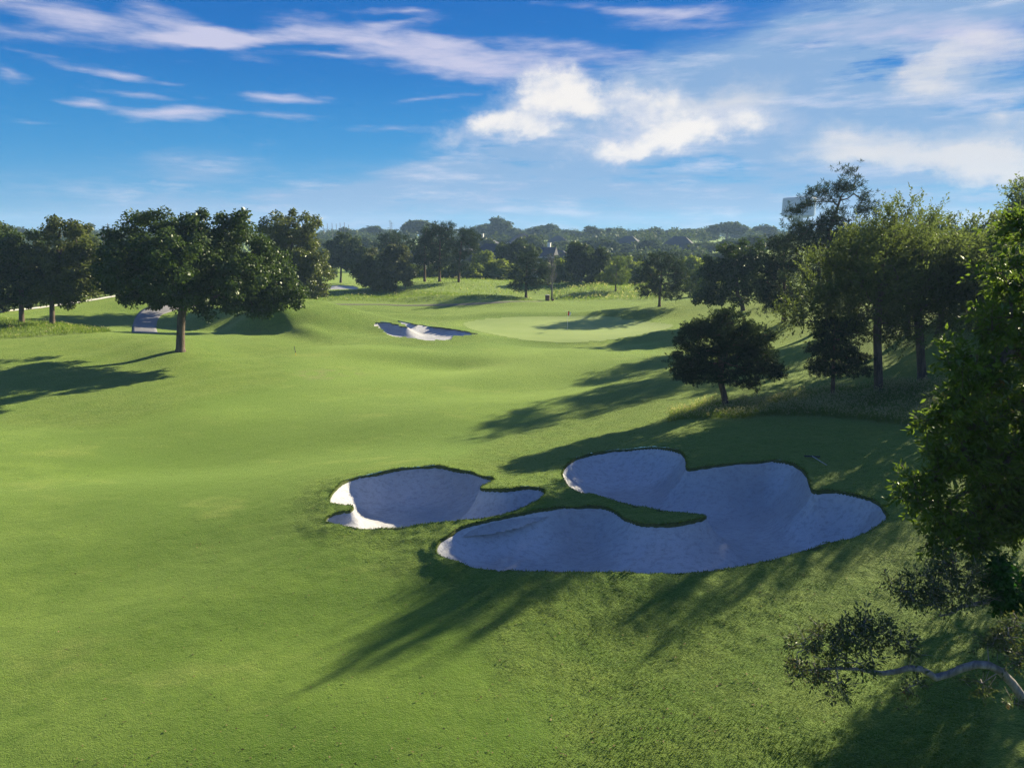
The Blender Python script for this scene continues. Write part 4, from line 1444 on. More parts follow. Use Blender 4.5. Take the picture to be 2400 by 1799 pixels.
# bushes along the far edge of the course
rngb = np.random.RandomState(77)
BUSH = [(965, 640, 20, 22), (1010, 645, 22, 20), (1052, 648, 20, 18), (1112, 652, 22, 24), (1142, 658, 30, 40), (1172, 662, 28, 30), (1203, 668, 22, 26), (1312, 662, 26, 34), (1338, 664, 24, 26), (1392, 666, 26, 26), (1418, 664, 24, 34), (1478, 668, 28, 40), (1505, 672, 26, 34), (1612, 690, 26, 40)]
proto = []
for i in range(3):
    r = plant('light_bush', 'bush', 'bush', (0, -400 - 20 * i, 0), [(0, 0, 1.6, 1.8, 1.6, 1.5), (.6, .2, 2.6, 1.1, 1.1, 1.1), (-.9, 0, 1.2, 1.3, 1.2, 1.1)], [(0, 0, 0), (0, 0, .8), (.1, 0, 2.2)], .1, 'bush_light', 'bark', 'blob', 60, 100, .36, .22, .62, 60 + i, fork=.2, group='light green bushes in front of the houses', parts=('stem', 'branches', 'crown'))
    proto.append(r)
ordn = ['first', 'second', 'third', 'fourth', 'fifth', 'sixth', 'seventh', 'eighth', 'ninth', 'tenth', 'eleventh', 'twelfth', 'thirteenth', 'fourteenth', 'fifteenth', 'sixteenth', 'seventeenth', 'eighteenth', 'nineteenth', 'twentieth', 'twenty-first', 'twenty-second', 'twenty-third', 'twenty-fourth', 'twenty-fifth']
for i, (px_, py_, rx, hy) in enumerate(BUSH):
    Y = 138 + 8 * rngb.rand()
    b = at_depth(px_, py_, Y)
    loc = (b[0], b[1], grid_land(b[0], b[1])[0] - .1)
    sx, sz = rx * 1.25 * Y / F / 1.9, hy * 1.35 * Y / F / 3.2
    lab = 'light green bush, %s from the left in the row below the houses' % ordn[i]
    if i < 3:
        r = proto[i]
        r.location = loc
        r.scale = (sx, sx, sz)
        r['label'] = lab
    else:
        copy_tree(proto[i % 3], loc, rngb.rand() * 6.28, (sx, sx, sz), lab)

# -- far trees: five kinds, copied
def far_kind(i):
    K = [('blob', [(0, 0, 6, 3.6, 3.4, 2.8), (1.8, 0, 7.4, 2.2, 2.2, 1.9), (-1.9, .5, 5.4, 2.3, 2.3, 2.1)]),
         ('blob', [(0, 0, 5.6, 4.4, 4.0, 2.4), (2.6, 0, 5.2, 2.4, 2.4, 1.8), (-2.6, .5, 5.6, 2.4, 2.4, 1.9), (0, 0, 7.4, 2.2, 2.2, 1.5)]),
         ('blob', [(0, 0, 6.4, 2.6, 2.6, 3.4), (.8, 0, 4.6, 2.6, 2.6, 2.4), (-.6, 0, 8.6, 1.4, 1.4, 1.6)]),
         ('blob', [(0, 0, 7.6, 4.2, 3.6, 1.6), (2.4, 0, 6.8, 2.0, 2.0, 1.3), (-2.6, 0, 6.9, 2.0, 2.0, 1.3)]),
         ('blob', [(0, 0, 4.8, 3.2, 3.0, 3.2), (1.4, 0, 6.6, 2.0, 2.0, 2.2), (-1.6, 0, 6.2, 1.8, 1.8, 2.0)])][i]
    return plant('far_tree', 'tree', 'tree', (0, -500 - 30 * i, 0), K[1], [(0, 0, 0), (0, 0, 2.4), (.1, 0, 5.5)], .3, 'far', 'bark', 'blob', 70, 75, .85, .6, 1.15, 80 + i, fork=2.2)


FK = [far_kind(i) for i in range(5)]
FKH = [9.4, 8.9, 10.2, 9.2, 8.6]
FKW = [8.0, 10.5, 6.2, 10.0, 7.4]
used_kind = [False] * 5
ROWS = [('on the skyline', 430, [(20, 528, 34, 0), (120, 540, 26, 1), (205, 525, 14, 2), (235, 545, 22, 4), (742, 548, 26, 1), (785, 543, 24, 4), (822, 536, 24, 0), (868, 530, 28, 2), (905, 540, 24, 1), (945, 546, 26, 4), (985, 520, 40, 3), (1035, 545, 24, 0), (1095, 545, 26, 1), (1140, 524, 36, 0), (1172, 510, 26, 2), (1205, 535, 26, 4), (1270, 528, 34, 0), (1300, 543, 22, 1), (1345, 540, 32, 0), (1392, 530, 22, 2), (1442, 535, 26, 4), (1490, 540, 26, 1), (1525, 535, 24, 0), (1562, 538, 30, 4), (1612, 537, 34, 1), (1655, 538, 28, 0), (1705, 524, 42, 3), (1745, 540, 30, 1), (1790, 530, 34, 0)]),
        ('among the roofs', 285, [(765, 562, 30, 4), (860, 556, 26, 1), (930, 568, 30, 0), (965, 575, 24, 2), (1100, 568, 28, 1), (1140, 558, 26, 4), (1195, 560, 28, 2), (1245, 552, 34, 1), (1318, 565, 30, 4), (1365, 562, 34, 0), (1420, 560, 30, 1), (1450, 570, 28, 4), (1515, 562, 30, 0), (1560, 585, 32, 1), (1662, 572, 40, 0), (1715, 560, 40, 1), (1640, 590, 28, 4), (1765, 552, 36, 2)]),
        ('beyond the light green bushes', 205, [(735, 590, 26, 4), (1110, 600, 26, 0), (1290, 600, 28, 1), (1455, 594, 46, 1), (1500, 600, 36, 0), (1590, 592, 34, 4), (1640, 612, 34, 1), (1690, 600, 40, 0)])]
rngf = np.random.RandomState(99)
for rname, Y0, lst in ROWS:
    for i, (px_, top, rx, kd) in enumerate(lst):
        Y = Y0 * (.93 + .14 * rngf.rand())
        t = at_depth(px_, top, Y)
        g = grid_land(t[0], t[1])[0]
        h = max(t[2] - g, 4.5)
        sz = h / FKH[kd]
        sx = rx * 2.15 * Y / F / FKW[kd]
        lab = 'hazy far tree %s, %s from the left in that row' % (rname, ordn[i] if i < len(ordn) else ['twenty-sixth', 'twenty-seventh', 'twenty-eighth', 'twenty-ninth', 'thirtieth'][i - 25])
        grp = 'far trees ' + rname
        if not used_kind[kd]:
            used_kind[kd] = True
            r = FK[kd]
            r.location = (t[0], t[1], g - .1)
            r.rotation_euler = (0, 0, rngf.rand() * 6.28)
            r.scale = (sx, sx, sz)
            tag(r, lab, 'tree', grp)
        else:
            copy_tree(FK[kd], (t[0], t[1], g - .1), rngf.rand() * 6.28, (sx, sx, sz), lab, grp)

# woods that read as one mass
rngw = np.random.RandomState(3)
L = Leaves()
cs, rs = [], []
for i in range(620):
    Y = 330 + 520 * rngw.rand() ** 1.1
    X = (rngw.rand() * 2 - 1) * .8 * Y
    g = grid_land(X, Y)[0]
    h = 6.0 + 3.2 * rngw.rand()
    for j in range(5):
        cs.append((X + rngw.normal() * 2.6, Y + rngw.normal() * 2.6, g + h * (.35 + .5 * rngw.rand())))
        rs.append(2.4 + 1.2 * rngw.rand())
for i in range(260):                          # nearer undergrowth that closes the gaps
    Y = 165 + 170 * rngw.rand()
    X = (rngw.rand() * 2 - 1) * .75 * Y
    if X > .33 * Y:
        continue
    g = grid_land(X, Y)[0]
    for j in range(3):
        cs.append((X + rngw.normal() * 1.6, Y + rngw.normal() * 1.6, g + 1.0 + 2.2 * rngw.rand()))
        rs.append(1.5 + .8 * rngw.rand())
blob_leaves(L, rngw, np.array(cs), np.array(rs), 34, 1.3, .9, .85)
wood = obj('distant_woodland', L.mesh('distant_woodland'), M['far'])
tag(wood, 'hazy far woodland filling the skyline behind the houses', 'woodland', kind='stuff')


# -- the leafy tree close by on the right: trunk outside the picture, boughs reaching in
rng = np.random.RandomState(123)
tb = np.array([9.9, 10.6, 0.])
tb[2] = grid_land(tb[0], tb[1])[0]
near = tag(empty('near_tree', tb), 'close leafy tree reaching in from the right edge, one pale bough low over the grass', 'tree')
NL = [(2405, 545, 36, 40, 1.0), (2375, 640, 44, 36, .4), (2405, 690, 50, 50, 1.0), (2330, 745, 46, 36, .2), (2390, 800, 60, 60, .8), (2262, 842, 42, 32, -.2), (2320, 880, 55, 46, .3), (2390, 930, 70, 70, .9), (2250, 925, 48, 34, 0), (2215, 985, 40, 32, -.2), (2310, 985, 70, 50, .4), (2245, 1070, 56, 42, .2), (2175, 1120, 42, 36, 0), (2148, 1165, 30, 28, -.2), (2330, 1090, 80, 70, .6), (2400, 1070, 70, 80, 1.0), (2215, 1195, 60, 40, .2), (2190, 1270, 40, 24, .1), (2310, 1200, 80, 56, .8), (2405, 1190, 80, 90, 1.0), (2275, 1265, 60, 34, .4)]
lob = to_local(NL, 10.8, tb, .55)
C, O = clusters_in(rng, lob, 250, .3)
mb = MB()
trunk = [np.zeros(3), np.array([-.5, -.2, 2.0]), np.array([-.45, -.1, 3.4]), np.array([-.1, .2, 5.6]), np.array([.0, .3, 7.6]), np.array([.05, .3, 9.4])]
tp, tr = skeleton(mb, rng, trunk, .2, C, 3.6, 6, .007)
mb.tube([tp[0] - np.array([0, 0, .4])] + tp, [tr[0] * 1.5] + tr, 12)
BOUGH = [(2450, 1720), (2405, 1645), (2372, 1600), (2345, 1572), (2318, 1558), (2288, 1556), (2255, 1565), (2225, 1578), (2192, 1587), (2176, 1576), (2158, 1567), (2130, 1564), (2105, 1572), (2070, 1577), (2040, 1573), (2010, 1567), (1960, 1565), (1915, 1568), (1880, 1572)]
bp_ = px_local([(x, y, -.25 + .1 * math.sin(i)) for i, (x, y) in enumerate(BOUGH)], 9.6, tb)
br = [r * 9.5 / F for r in (13, 12, 11.2, 10.6, 10.2, 9.8, 9.2, 8.4, 9.4, 8.4, 7.6, 7.2, 6.8, 6, 5.2, 4.4, 3.6, 2.6, 1.2)]
mb2 = MB()
mb2.tube([trunk[1] + np.array([0, 0, -.2])] + bp_, [.11] + br, 10)
FAD = [(1880, 1515, 38, 28), (1935, 1490, 48, 32), (2000, 1480, 50, 34), (2060, 1490, 52, 36), (2108, 1515, 30, 34), (1890, 1560, 40, 22), (1950, 1585, 42, 20), (1955, 1620, 22, 18), (2135, 1600, 26, 20), (2030, 1455, 26, 14), (1860, 1590, 24, 14), (2000, 1535, 60, 22)]
FC, FO = clusters_in(rng, to_local([q + (-.3,) for q in FAD], 9.6, tb, .8), 95, .2)
FAD2 = [(2340, 1500, 40, 36), (2380, 1540, 36, 40), (2310, 1605, 34, 16), (2375, 1470, 30, 30), (2365, 1655, 14, 14)]
FC2, FO2 = clusters_in(rng, to_local([q + (-.2,) for q in FAD2], 9.6, tb, .8), 40, .2)
UP = [(2450, 1400), (2400, 1392), (2350, 1402), (2300, 1412), (2255, 1420), (2225, 1438), (2200, 1443)]
up_ = px_local([(x, y, .1) for x, y in UP], 10.2, tb)
mb2.tube([trunk[3] * .55 + trunk[2] * .45] + up_, [.06] + [r * 10 / F for r in (8, 7.5, 7, 6, 5, 3.5, 2)], 8)
UPL = [(2180, 1360, 55, 34), (2240, 1340, 50, 40), (2140, 1390, 45, 26), (2270, 1390, 40, 26), (2215, 1400, 50, 24), (2110, 1380, 26, 24)]
FC3, FO3 = clusters_in(rng, to_local([q + (.1,) for q in UPL], 10.2, tb, .8), 80, .2)
for CC in (FC, FC2, FC3):                    # twigs to the faded leaves
    src = np.array(bp_ if CC is not FC3 else up_)
    nodes = [q for q in src]
    for c in sorted(CC, key=lambda q: min(np.linalg.norm(src - q, axis=1))):
        Pn = np.array(nodes)
        k_ = int(np.argmin(np.linalg.norm(Pn - c, axis=1)))
        m_ = (Pn[k_] + c) / 2 + rng.normal(size=3) * .03 + np.array([0, 0, .02])
        mb2.tube([Pn[k_], m_, c], [.011, .008, .005], 4, False)
        nodes += [m_, c]
tw = []
Lf = Leaves()
spray_leaves(Lf, rng, np.concatenate([FC, FC2]), np.concatenate([FO, FO2]), 6, .19, 8, .066, .027, .1, .9, tw)
spray_leaves(Lf, rng, FC3, FO3, 6, .2, 7, .07, .026, .1, .9, tw)
Ln = Leaves()
tw2 = []
spray_leaves(Ln, rng, C, O, 11, .34, 12, .12, .044, .1, .8, tw2)
for p_, q_ in tw[::3]:
    mb2.tube([p_, q_], [.005, .003], 3, False)
for p_, q_ in tw2[::2]:
    mb.tube([p_, q_], [.006, .003], 3, False)
mb.build('trunk', M['bark'], near, True)
mb2.build('bough', M['bark_pale'], near, True)
obj('crown', Ln.mesh('crown'), M['near'], near)
obj('faded_leaves', Lf.mesh('faded_leaves'), M['purple'], near)
Li = Leaves()
IC, IO = clusters_in(rng, to_local([(2340, 1340, 42, 45, .1), (2350, 1400, 50, 45, .1), (2375, 1370, 45, 50, .2)], 10.2, tb, .8), 90, .4)
blob_leaves(Li, rng, IC, np.full(len(IC), .11), 55, .06, .045)
ivy = tag(obj('ivy', Li.mesh('ivy'), M['ivy']), 'dark green ivy clump wrapped on the close tree above the low bough', 'ivy')
ivy.location = tb

# trees beyond the right edge whose shade falls into the picture
for (X, Y, rz, sc, lab) in [(24.6, 35.6, 1.9, .98, 'dark tree behind the close leafy tree that shades the bunkers'), (18.6, 20.2, .4, .7, 'tree outside the right edge that shades the bottom corner')]:
    copy_tree(hill_elm, (X, Y, grid_land(X, Y)[0]), rz, sc, lab, RG)

# -- shrubs by the left fence
for (px_, py_, lb, Y, i, lab) in [((215), 715, [(215, 680, 38, 30), (245, 690, 30, 22)], 92, 91, 'dark shrub behind the left fence, right of the green shade tree'), (300, 706, [(300, 672, 34, 30), (280, 690, 34, 18)], 96, 92, 'dark shrub behind the fence seen under the oak crown'), (100, 716, [(95, 685, 45, 24), (130, 695, 30, 18)], 92, 93, 'dark shrub behind the left fence between the two trunks')]:
    plant_px('fence_shrub', lab, 'bush', (px_, py_), lb, [(px_, py_ - 12), (px_, py_ - 25)], .1, 'oak', 'bark', 'blob', 55, 100, .32, .2, .6, i, Y=Y, fork=.2, group='shrubs behind the left fence')
plant_px('column_shrub', 'narrow dark column-shaped shrub at the left fence corner', 'bush', (8, 728), [(8, 700, 9, 16), (8, 715, 8, 12)], [(8, 715), (8, 700)], .08, 'pine_dark', 'bark', 'blob', 40, 70, .22, .14, .3, 94, Y=76, fork=.2)
for (px_, top, Y, i, lobs, lab) in [(195, 545, 118, 95, [(195, 590, 48, 48), (215, 620, 40, 30)], 'pale hazy tree showing between the shade tree and the oak'), (0, 520, 110, 96, [(-10, 560, 40, 38), (10, 600, 40, 40)], 'pale tree behind the leftmost dark tree')]:
    plant_px('back_tree', lab, 'tree', (px_, 700), lobs, [(px_, 660), (px_, 600)], .22, 'elm', 'bark', 'blob', 90, 100, .42, .28, .9, i, Y=Y, group=LG)

# ------------------------------------------------------------------ left fence and kerb
M['rail'] = mat_plain('fence_rail', (.30, .30, .29), .45, .5, .1, 3)
A, B_ = hit(-90, 733)[:2], hit(345, 702)[:2]
fl = float(np.linalg.norm(B_ - A))
fd = (B_ - A) / fl
fang = math.atan2(fd[1], fd[0])
fence = tag(empty('iron_fence', (A[0], A[1], grid_land(A[0], A[1])[0])), 'black iron fence with top rail coloured pale as if catching light, along the left boundary', 'fence')
fz0 = grid_land(A[0], A[1])[0]
kerb = MB()
npost = int(fl / 2.4)
for i in range(npost + 1):
    P_ = A + fd * i * 2.4
    z = grid_land(P_[0], P_[1])[0]
    MB().box((P_[0] - A[0], P_[1] - A[1], z - fz0 + .8), (.07, .07, 1.75), fang).build('post', M['iron'], fence)
    if i < npost:
        Q_ = A + fd * (i + 1) * 2.4
        z2 = grid_land(Q_[0], Q_[1])[0]
        for hz, mt in ((1.62, 'rail'), (.25, 'iron')):  # black fence; top rail coloured pale for the light it catches
            MB().tube([(P_[0] - A[0] + .04 * fd[0], P_[1] - A[1] + .04 * fd[1], z - fz0 + hz), (Q_[0] - A[0] - .04 * fd[0], Q_[1] - A[1] - .04 * fd[1], z2 - fz0 + hz)], [.03, .03], 6).build('rail', M[mt], fence)
        pk = MB()
        for j in range(1, 16):
            R_ = P_ + (Q_ - P_) * j / 16
            zz = z + (z2 - z) * j / 16
            pk.box((R_[0] - A[0], R_[1] - A[1], zz - fz0 + .93), (.016, .016, 1.34), fang)
        tag(pk.build('pickets', M['iron'], fence), kind='stuff')
kp = []
for i in range(60):
    P_ = A + fd * fl * i / 59 + np.array([fd[1], -fd[0]]) * .35
    kp.append((P_[0], P_[1], grid_land(P_[0], P_[1])[0] + .05))
kb = MB()
for p_, q_ in zip(kp, kp[1:]):
    c = [(a + b_) / 2 for a, b_ in zip(p_, q_)]
    kb.tube([p_, q_], [.13, .13], 4, False)
tag(kb.build('kerb', M['kerb']), 'pale concrete kerb along the foot of the left fence', kind='structure')

# ------------------------------------------------------------------ flagstick, rake, stake, litter bin
M['white'] = mat_plain('white_paint', (.75, .74, .70), .5, .4, .05, 4)
M['red'] = mat_plain('red_cloth', (.62, .06, .02), .8, .1, .1, 6)
M['flagwhite'] = mat_plain('white_cloth', (.80, .76, .70), .8, .1, .05, 6)
M['black'] = mat_plain('black_plastic', (.02, .02, .022), .5, .4, .2, 5)
M['yellow'] = mat_plain('yellow_paint', (.55, .42, .05), .6, .3, .1, 5)
M['wood'] = mat_plain('brown_wood', (.13, .055, .035), .8, .2, .25, 4, .01)
b = hit(1330, 771)
fz = grid_land(b[0], b[1])[0]
fs_ = tag(empty('flagstick', (b[0], b[1], fz)), 'thin white flagstick with a red and white flag on the putting green', 'flag')
MB().tube([(0, 0, -.1), (0, 0, 2.2)], [.016, .012], 8).build('pole', M['white'], fs_)
MB().tube([(0, 0, .0), (0, 0, .012)], [.06, .06], 14).build('cup_rim', M['black'], fs_)


def cloth(u0, u1):
    mbc = MB()
    rows = []
    nU, nV = 8, 8
    for i in range(nU + 1):
        u = u0 + (u1 - u0) * i / nU
        for j in range(nV + 1):
            v = j / nV
            x = .03 + .36 * u * (1 - .25 * v)
            z = 2.18 - .50 * v - .18 * u
            y = .06 * math.sin(5 * u + 2 * v) * (.3 + u)
            mbc.v.append((x, y, z))
    for i in range(nU):
        for j in range(nV):
            a = i * (nV + 1) + j
            mbc.f.append((a, a + 1, a + nV + 2, a + nV + 1))
    return mbc


cloth(0, .5).build('flag_cloth', M['red'], fs_, True)['label'] = 'red half of the flag next to the pole'
cloth(.5, 1).build('flag_cloth', M['flagwhite'], fs_, True)['label'] = 'white outer half of the flag'

h0, h1, h2 = hit(1884, 1079), hit(1921, 1078), hit(1937, 1099)
hc = (h0 + h1) / 2
rz_ = grid_land(hc[0], hc[1])[0] + .03
rake = tag(empty('bunker_rake', (hc[0], hc[1], rz_)), 'bunker rake with black head and pale handle lying on the grass', 'rake')


def lay(p, dz):
    return (p[0] - hc[0], p[1] - hc[1], grid_land(p[0], p[1])[0] + .03 + dz - rz_)


MB().tube([lay(h0, .04), lay(h1, .04)], [.03, .03], 6).build('head', M['black'], rake)
for i in range(9):
    q = h0 + (h1 - h0) * (i + .5) / 9
    c = lay(q, .04)
    MB().tube([c, (c[0] + .01, c[1] - .09, c[2] - .03)], [.012, .006], 5).build('tooth', M['black'], rake)
MB().tube([lay(hc, .05), lay((hc + h2) / 2, .05), lay(h2, .04)], [.016, .016, .016], 8).build('handle', M['rail'], rake)

b = hit(694, 839)
sz_ = grid_land(b[0], b[1])[0]
stake = tag(empty('marker_stake', (b[0], b[1], sz_)), 'thin dark marker stake standing at the left edge of the fairway', 'stake')
MB().tube([(0, 0, -.1), (-.02, 0, .22)], [.03, .03], 8).build('foot', M['yellow'], stake)
MB().tube([(-.02, 0, .22), (-.10, 0, .82), (-.105, 0, .84)], [.03, .028, .012], 8).build('shaft', M['black'], stake)

b = at_depth(1283, 702, 110)
bz = grid_land(b[0], b[1])[0]
bn = tag(empty('litter_bin', (b[0], b[1], bz)), 'small brown litter bin with a pale lid at the foot of the bare tree', 'bin')
mbx = MB()
mbx.tube([(0, 0, -.05), (0, 0, .04), (0, 0, .8), (0, 0, .82)], [.30, .33, .36, .34], 16)
mbx.build('body', M['wood'], bn)
for hz in (.15, .65):
    MB().tube([(0, 0, hz), (0, 0, hz + .05)], [.365, .37], 16).build('hoop', M['black'], bn)
MB().tube([(0, 0, .83), (0, 0, .87), (0, 0, .95)], [.40, .40, .12], 16).build('lid', M['rail'], bn)
rk = MB()
rk.tube([(.75, 0, -.02), (.78, .02, .12), (.95, .03, .16), (1.05, 0, .05)], [.12, .16, .14, .06], 8)
rk_o = rk.build('field_stone', M['wood'], None, True, (b[0], b[1], bz))
tag(rk_o, 'reddish stone lying right of the litter bin', 'stone')

# ------------------------------------------------------------------ houses
M['roof_blue'] = mat_plain('roof_shingle_slate', (.04, .045, .06), .8, .2, .2, 1.5)
M['roof_grey'] = mat_plain('roof_shingle_grey', (.04, .045, .06), .85, .2, .15, 1.5)
M['roof_brown'] = mat_plain('roof_shingle_brown', (.04, .045, .06), .85, .2, .15, 1.5)
M['wall_pale'] = mat_plain('wall_pale', (.55, .54, .52), .8, .2, .08, 1)
M['wall_brick'] = mat_plain('wall_brick', (.26, .15, .11), .85, .2, .2, 3)
M['glass'] = mat_plain('window_glass', (.03, .04, .05), .1, .6, .2, 1)


def house(px_, ridge_py, Y, w, d, rise, wallh, roof, wall, label, rz=0.0, gable=False, chimney=None, brickch=False):
    t = at_depth(px_, ridge_py, Y)
    g = grid_land(t[0], t[1])[0]
    z_r = t[2]
    root = tag(empty('house', (t[0], t[1], g), rz), label, 'house', 'houses beyond the course')
    eave = z_r - rise - g
    hw, hd = w / 2, d / 2
    MB().box((0, 0, eave / 2 - .5), (w, d, eave + 1.0)).build('wall', M[wall], root)
    o = .45
    rl = hw - (0 if gable else min(hd, hw * .8))
    mbr = MB()
    e0, e1, e2, e3 = (-hw - o, -hd - o, eave), (hw + o, -hd - o, eave), (hw + o, hd + o, eave), (-hw - o, hd + o, eave)
    r0_, r1_ = (-rl - (o if gable else 0), 0, eave + rise), (rl + (o if gable else 0), 0, eave + rise)
    mbr.poly([e0, e1, r1_, r0_]); mbr.poly([e2, e3, r0_, r1_]); mbr.poly([e1, e2, r1_]); mbr.poly([e3, e0, r0_]); mbr.poly([e3, e2, e1, e0])
    rf = mbr.build('roof', M[roof], root)
    fb = MB()
    for (x_, y_, sx, sy) in ((0, -hd - o, w + 2 * o, .08), (0, hd + o, w + 2 * o, .08), (-hw - o, 0, .08, d + 2 * o - .1), (hw + o, 0, .08, d + 2 * o - .1)):
        fb.box((x_, y_, eave - .12), (sx, sy, .22))
    fb.build('fascia', M['white'], root)
    for x_ in np.arange(-hw + 1.6, hw - 1, 3.2):
        wn = MB().box((x_, -hd - .03, eave * .55), (1.1, .08, 1.3)).build('window', M['white'], root)
        MB().box((x_, -hd - .08, eave * .55), (.95, .04, 1.15)).build('pane', M['glass'], wn)
    if chimney is not None:
        ch = MB().box((chimney, .8, eave + rise * .75), (.9, .9, rise * 1.3)).build('chimney', M['wall_brick' if brickch else 'white'], rf)
        MB().box((chimney, .8, eave + rise * 1.43), (1.1, 1.1, .15)).build('chimney_cap', M['white'], ch)
    return root


house(1172, 571, 185, 19, 11, 4.6, 3, 'roof_blue', 'wall_pale', 'house with a big dark slate-blue hip roof and pale wall behind the bushes', .12, False)
house(1266, 579, 215, 9, 8, 2.8, 3, 'roof_grey', 'wall_brick', 'house with a grey roof and white chimney right of the round tree', -.25, True, 2.6)
house(968, 588, 195, 9, 8, 3.0, 3, 'roof_blue', 'wall_pale', 'bluish house glimpsed between the big bush and the three pines', -.2)
house(1310, 586, 225, 11, 9, 3.2, 3, 'roof_blue', 'wall_brick', 'low dark-roofed house left of the dark round tree behind the flagstick', -.3)
house(1225, 547, 300, 12, 10, 3.8, 3, 'roof_grey', 'wall_pale', 'far pale blue-grey roof on the skyline above the white-chimneyed grey house', .2)
house(1140, 556, 290, 11, 9, 3.2, 3, 'roof_brown', 'wall_brick', 'far house with a single white chimney above the slate-blue roof', -.3, False, -2)
house(1474, 553, 320, 13, 10, 4.0, 3, 'roof_blue', 'wall_pale', 'far house with a dark hip roof above the young light-green conifer', -.4)
house(1592, 554, 300, 17, 12, 5.6, 3, 'roof_blue', 'wall_pale', 'large far dark gabled roof with a sunlit right slope above the dark pine', -.35)
house(1308, 553, 350, 12, 9, 3.6, 3, 'roof_grey', 'wall_pale', 'far grey roof on the skyline right of the white-chimneyed grey house', -.2)
house(1108, 583, 215, 8, 8, 3.0, 3, 'roof_brown', 'wall_pale', 'brown-roofed house with a sunlit gable left of the slate-blue roof', .9, True)

# water tower
t = at_depth(1874, 463, 620)
g = grid_land(t[0], t[1])[0]
H_ = t[2] - g
M['tower'] = mat_plain('tower_paint', (.12, .22, .34), .6, .3, .04, .2)
wt = tag(empty('water_tower', (t[0], t[1], g)), 'pale water tower rising behind the tallest pine', 'water tower')
RW = 13.5
MB().tube([(0, 0, H_ - 17), (0, 0, H_ - 15), (0, 0, H_ - 1.2), (0, 0, H_ - .4), (0, 0, H_)], [RW * .55, RW, RW, RW * .96, RW * .85], 40).build('tank', M['tower'], wt, False)
MB().tube([(0, 0, -1), (0, 0, 2), (0, 0, H_ - 16.5)], [6, 4.6, 4.2], 24).build('column', M['tower'], wt, False)

# poles on the skyline
M['pole'] = mat_plain('pole_grey', (.13, .12, .11), .8, .2, .1, 2)
PO = [(757, 526), (767, 524), (778, 523), (788, 525), (797, 523), (807, 522), (817, 528)]
for i, (px_, py_) in enumerate(PO):
    t = at_depth(px_, py_, 400)
    g = grid_land(t[0], t[1])[0]
    pr = tag(empty('net_pole', (t[0], t[1], g)), 'thin net pole on the skyline, %s of seven from the left' % ordn[i], 'pole', 'net poles on the skyline')
    MB().tube([(0, 0, -.5), (0, 0, t[2] - g)], [.2, .13], 8).build('shaft', M['pole'], pr)
    MB().tube([(0, 0, t[2] - g), (0, 0, t[2] - g + .3)], [.16, .05], 8).build('cap', M['pole'], pr)
for (px_, py_, Y, lab) in [(914, 516, 380, 'tall thin mast on the skyline, left of a close pair'), (918, 521, 380, 'shorter thin mast on the skyline, right of a close pair'), (252, 523, 250, 'tall utility pole between the shade tree and the oak'), (239, 536, 250, 'shorter utility pole beside the taller one left of the oak')]:
    t = at_depth(px_, py_, Y)
    g = grid_land(t[0], t[1])[0]
    pr = tag(empty('utility_pole', (t[0], t[1], g)), lab, 'pole', 'utility poles')
    MB().tube([(0, 0, -.5), (0, 0, t[2] - g)], [.18, .12], 8).build('shaft', M['pole'], pr)
    MB().box((0, 0, t[2] - g - .6), (1.8, .1, .12)).build('cross_arm', M['pole'], pr)

# ------------------------------------------------------------------ long grass, turf tufts, fallen leaves
def points_in(poly_px, n, rng):
    P = smooth_loop([hit(*q)[:2] for q in poly_px], 3)
    lo, hi = P.min(0), P.max(0)
    Q = lo + (hi - lo) * rng.rand(int(n * 2.2), 2)
    Q = Q[in_poly(Q[:, 0], Q[:, 1], P)]
    return Q[:n]


def blades(L, Q, rng, h, w, lean=.35):
    z = grid_land(Q[:, 0], Q[:, 1]) - .03
    p = np.column_stack([Q, z])
    a = unit(np.column_stack([rng.normal(size=(len(Q), 2)) * lean, np.ones(len(Q))]))
    n = rand_unit(rng, len(Q))
    s = .5 + .8 * rng.rand(len(Q))
    L.add(p, a, n, h * s, w, rng.rand(len(Q)))
    return p + a * (h * s)[:, None] * .9


rng = np.random.RandomState(8)
SPEC = [('long_grass', 'band of long seeding grass along the crest behind the large bunker', 0, 26000, .50, .016, .6),
        ('long_grass', 'long pale grass on the bank under the left trees', 1, 9000, .36, .03, .04),
        ('long_grass', 'long rough grass on the mound behind the cart path', 2, 10000, .32, .05, .02),
        ('long_grass', 'long rough grass on the crest with three pines', 3, 9000, .38, .06, .03),
        ('long_grass', 'long tawny grass on the bank behind the flagstick', 4, 11000, .5, .06, .12)]
for nme, lab, ti, n, h, w, seedfrac in SPEC:
    Q = points_in(TALL[ti], n, rng)
    L = Leaves()
    clump = vnoise(Q[:, 0] / 1.3, Q[:, 1] / 1.3) + .5
    top = blades(L, Q, rng, h * (.6 + .8 * clump), w)
    o = obj(nme, L.mesh(nme, .05), M['grass_tall'])
    tag(o, lab, 'grass', kind='stuff')
    m_ = rng.rand(len(Q)) < seedfrac * clump * (1.0 if ti else 1.3)
    S = Leaves()
    sp = np.repeat(top[m_], 3, 0) + rng.normal(size=(m_.sum() * 3, 3)) * w * 1.3
    S.add(sp, np.array([0, 0, 1.]) + rng.normal(size=sp.shape) * .7, rand_unit(rng, len(sp)), w * 4.0, w * 1.6, rng.rand(len(sp)))
    tag(obj('seed_heads', S.mesh('seed_heads'), M['seed'], o), kind='stuff')

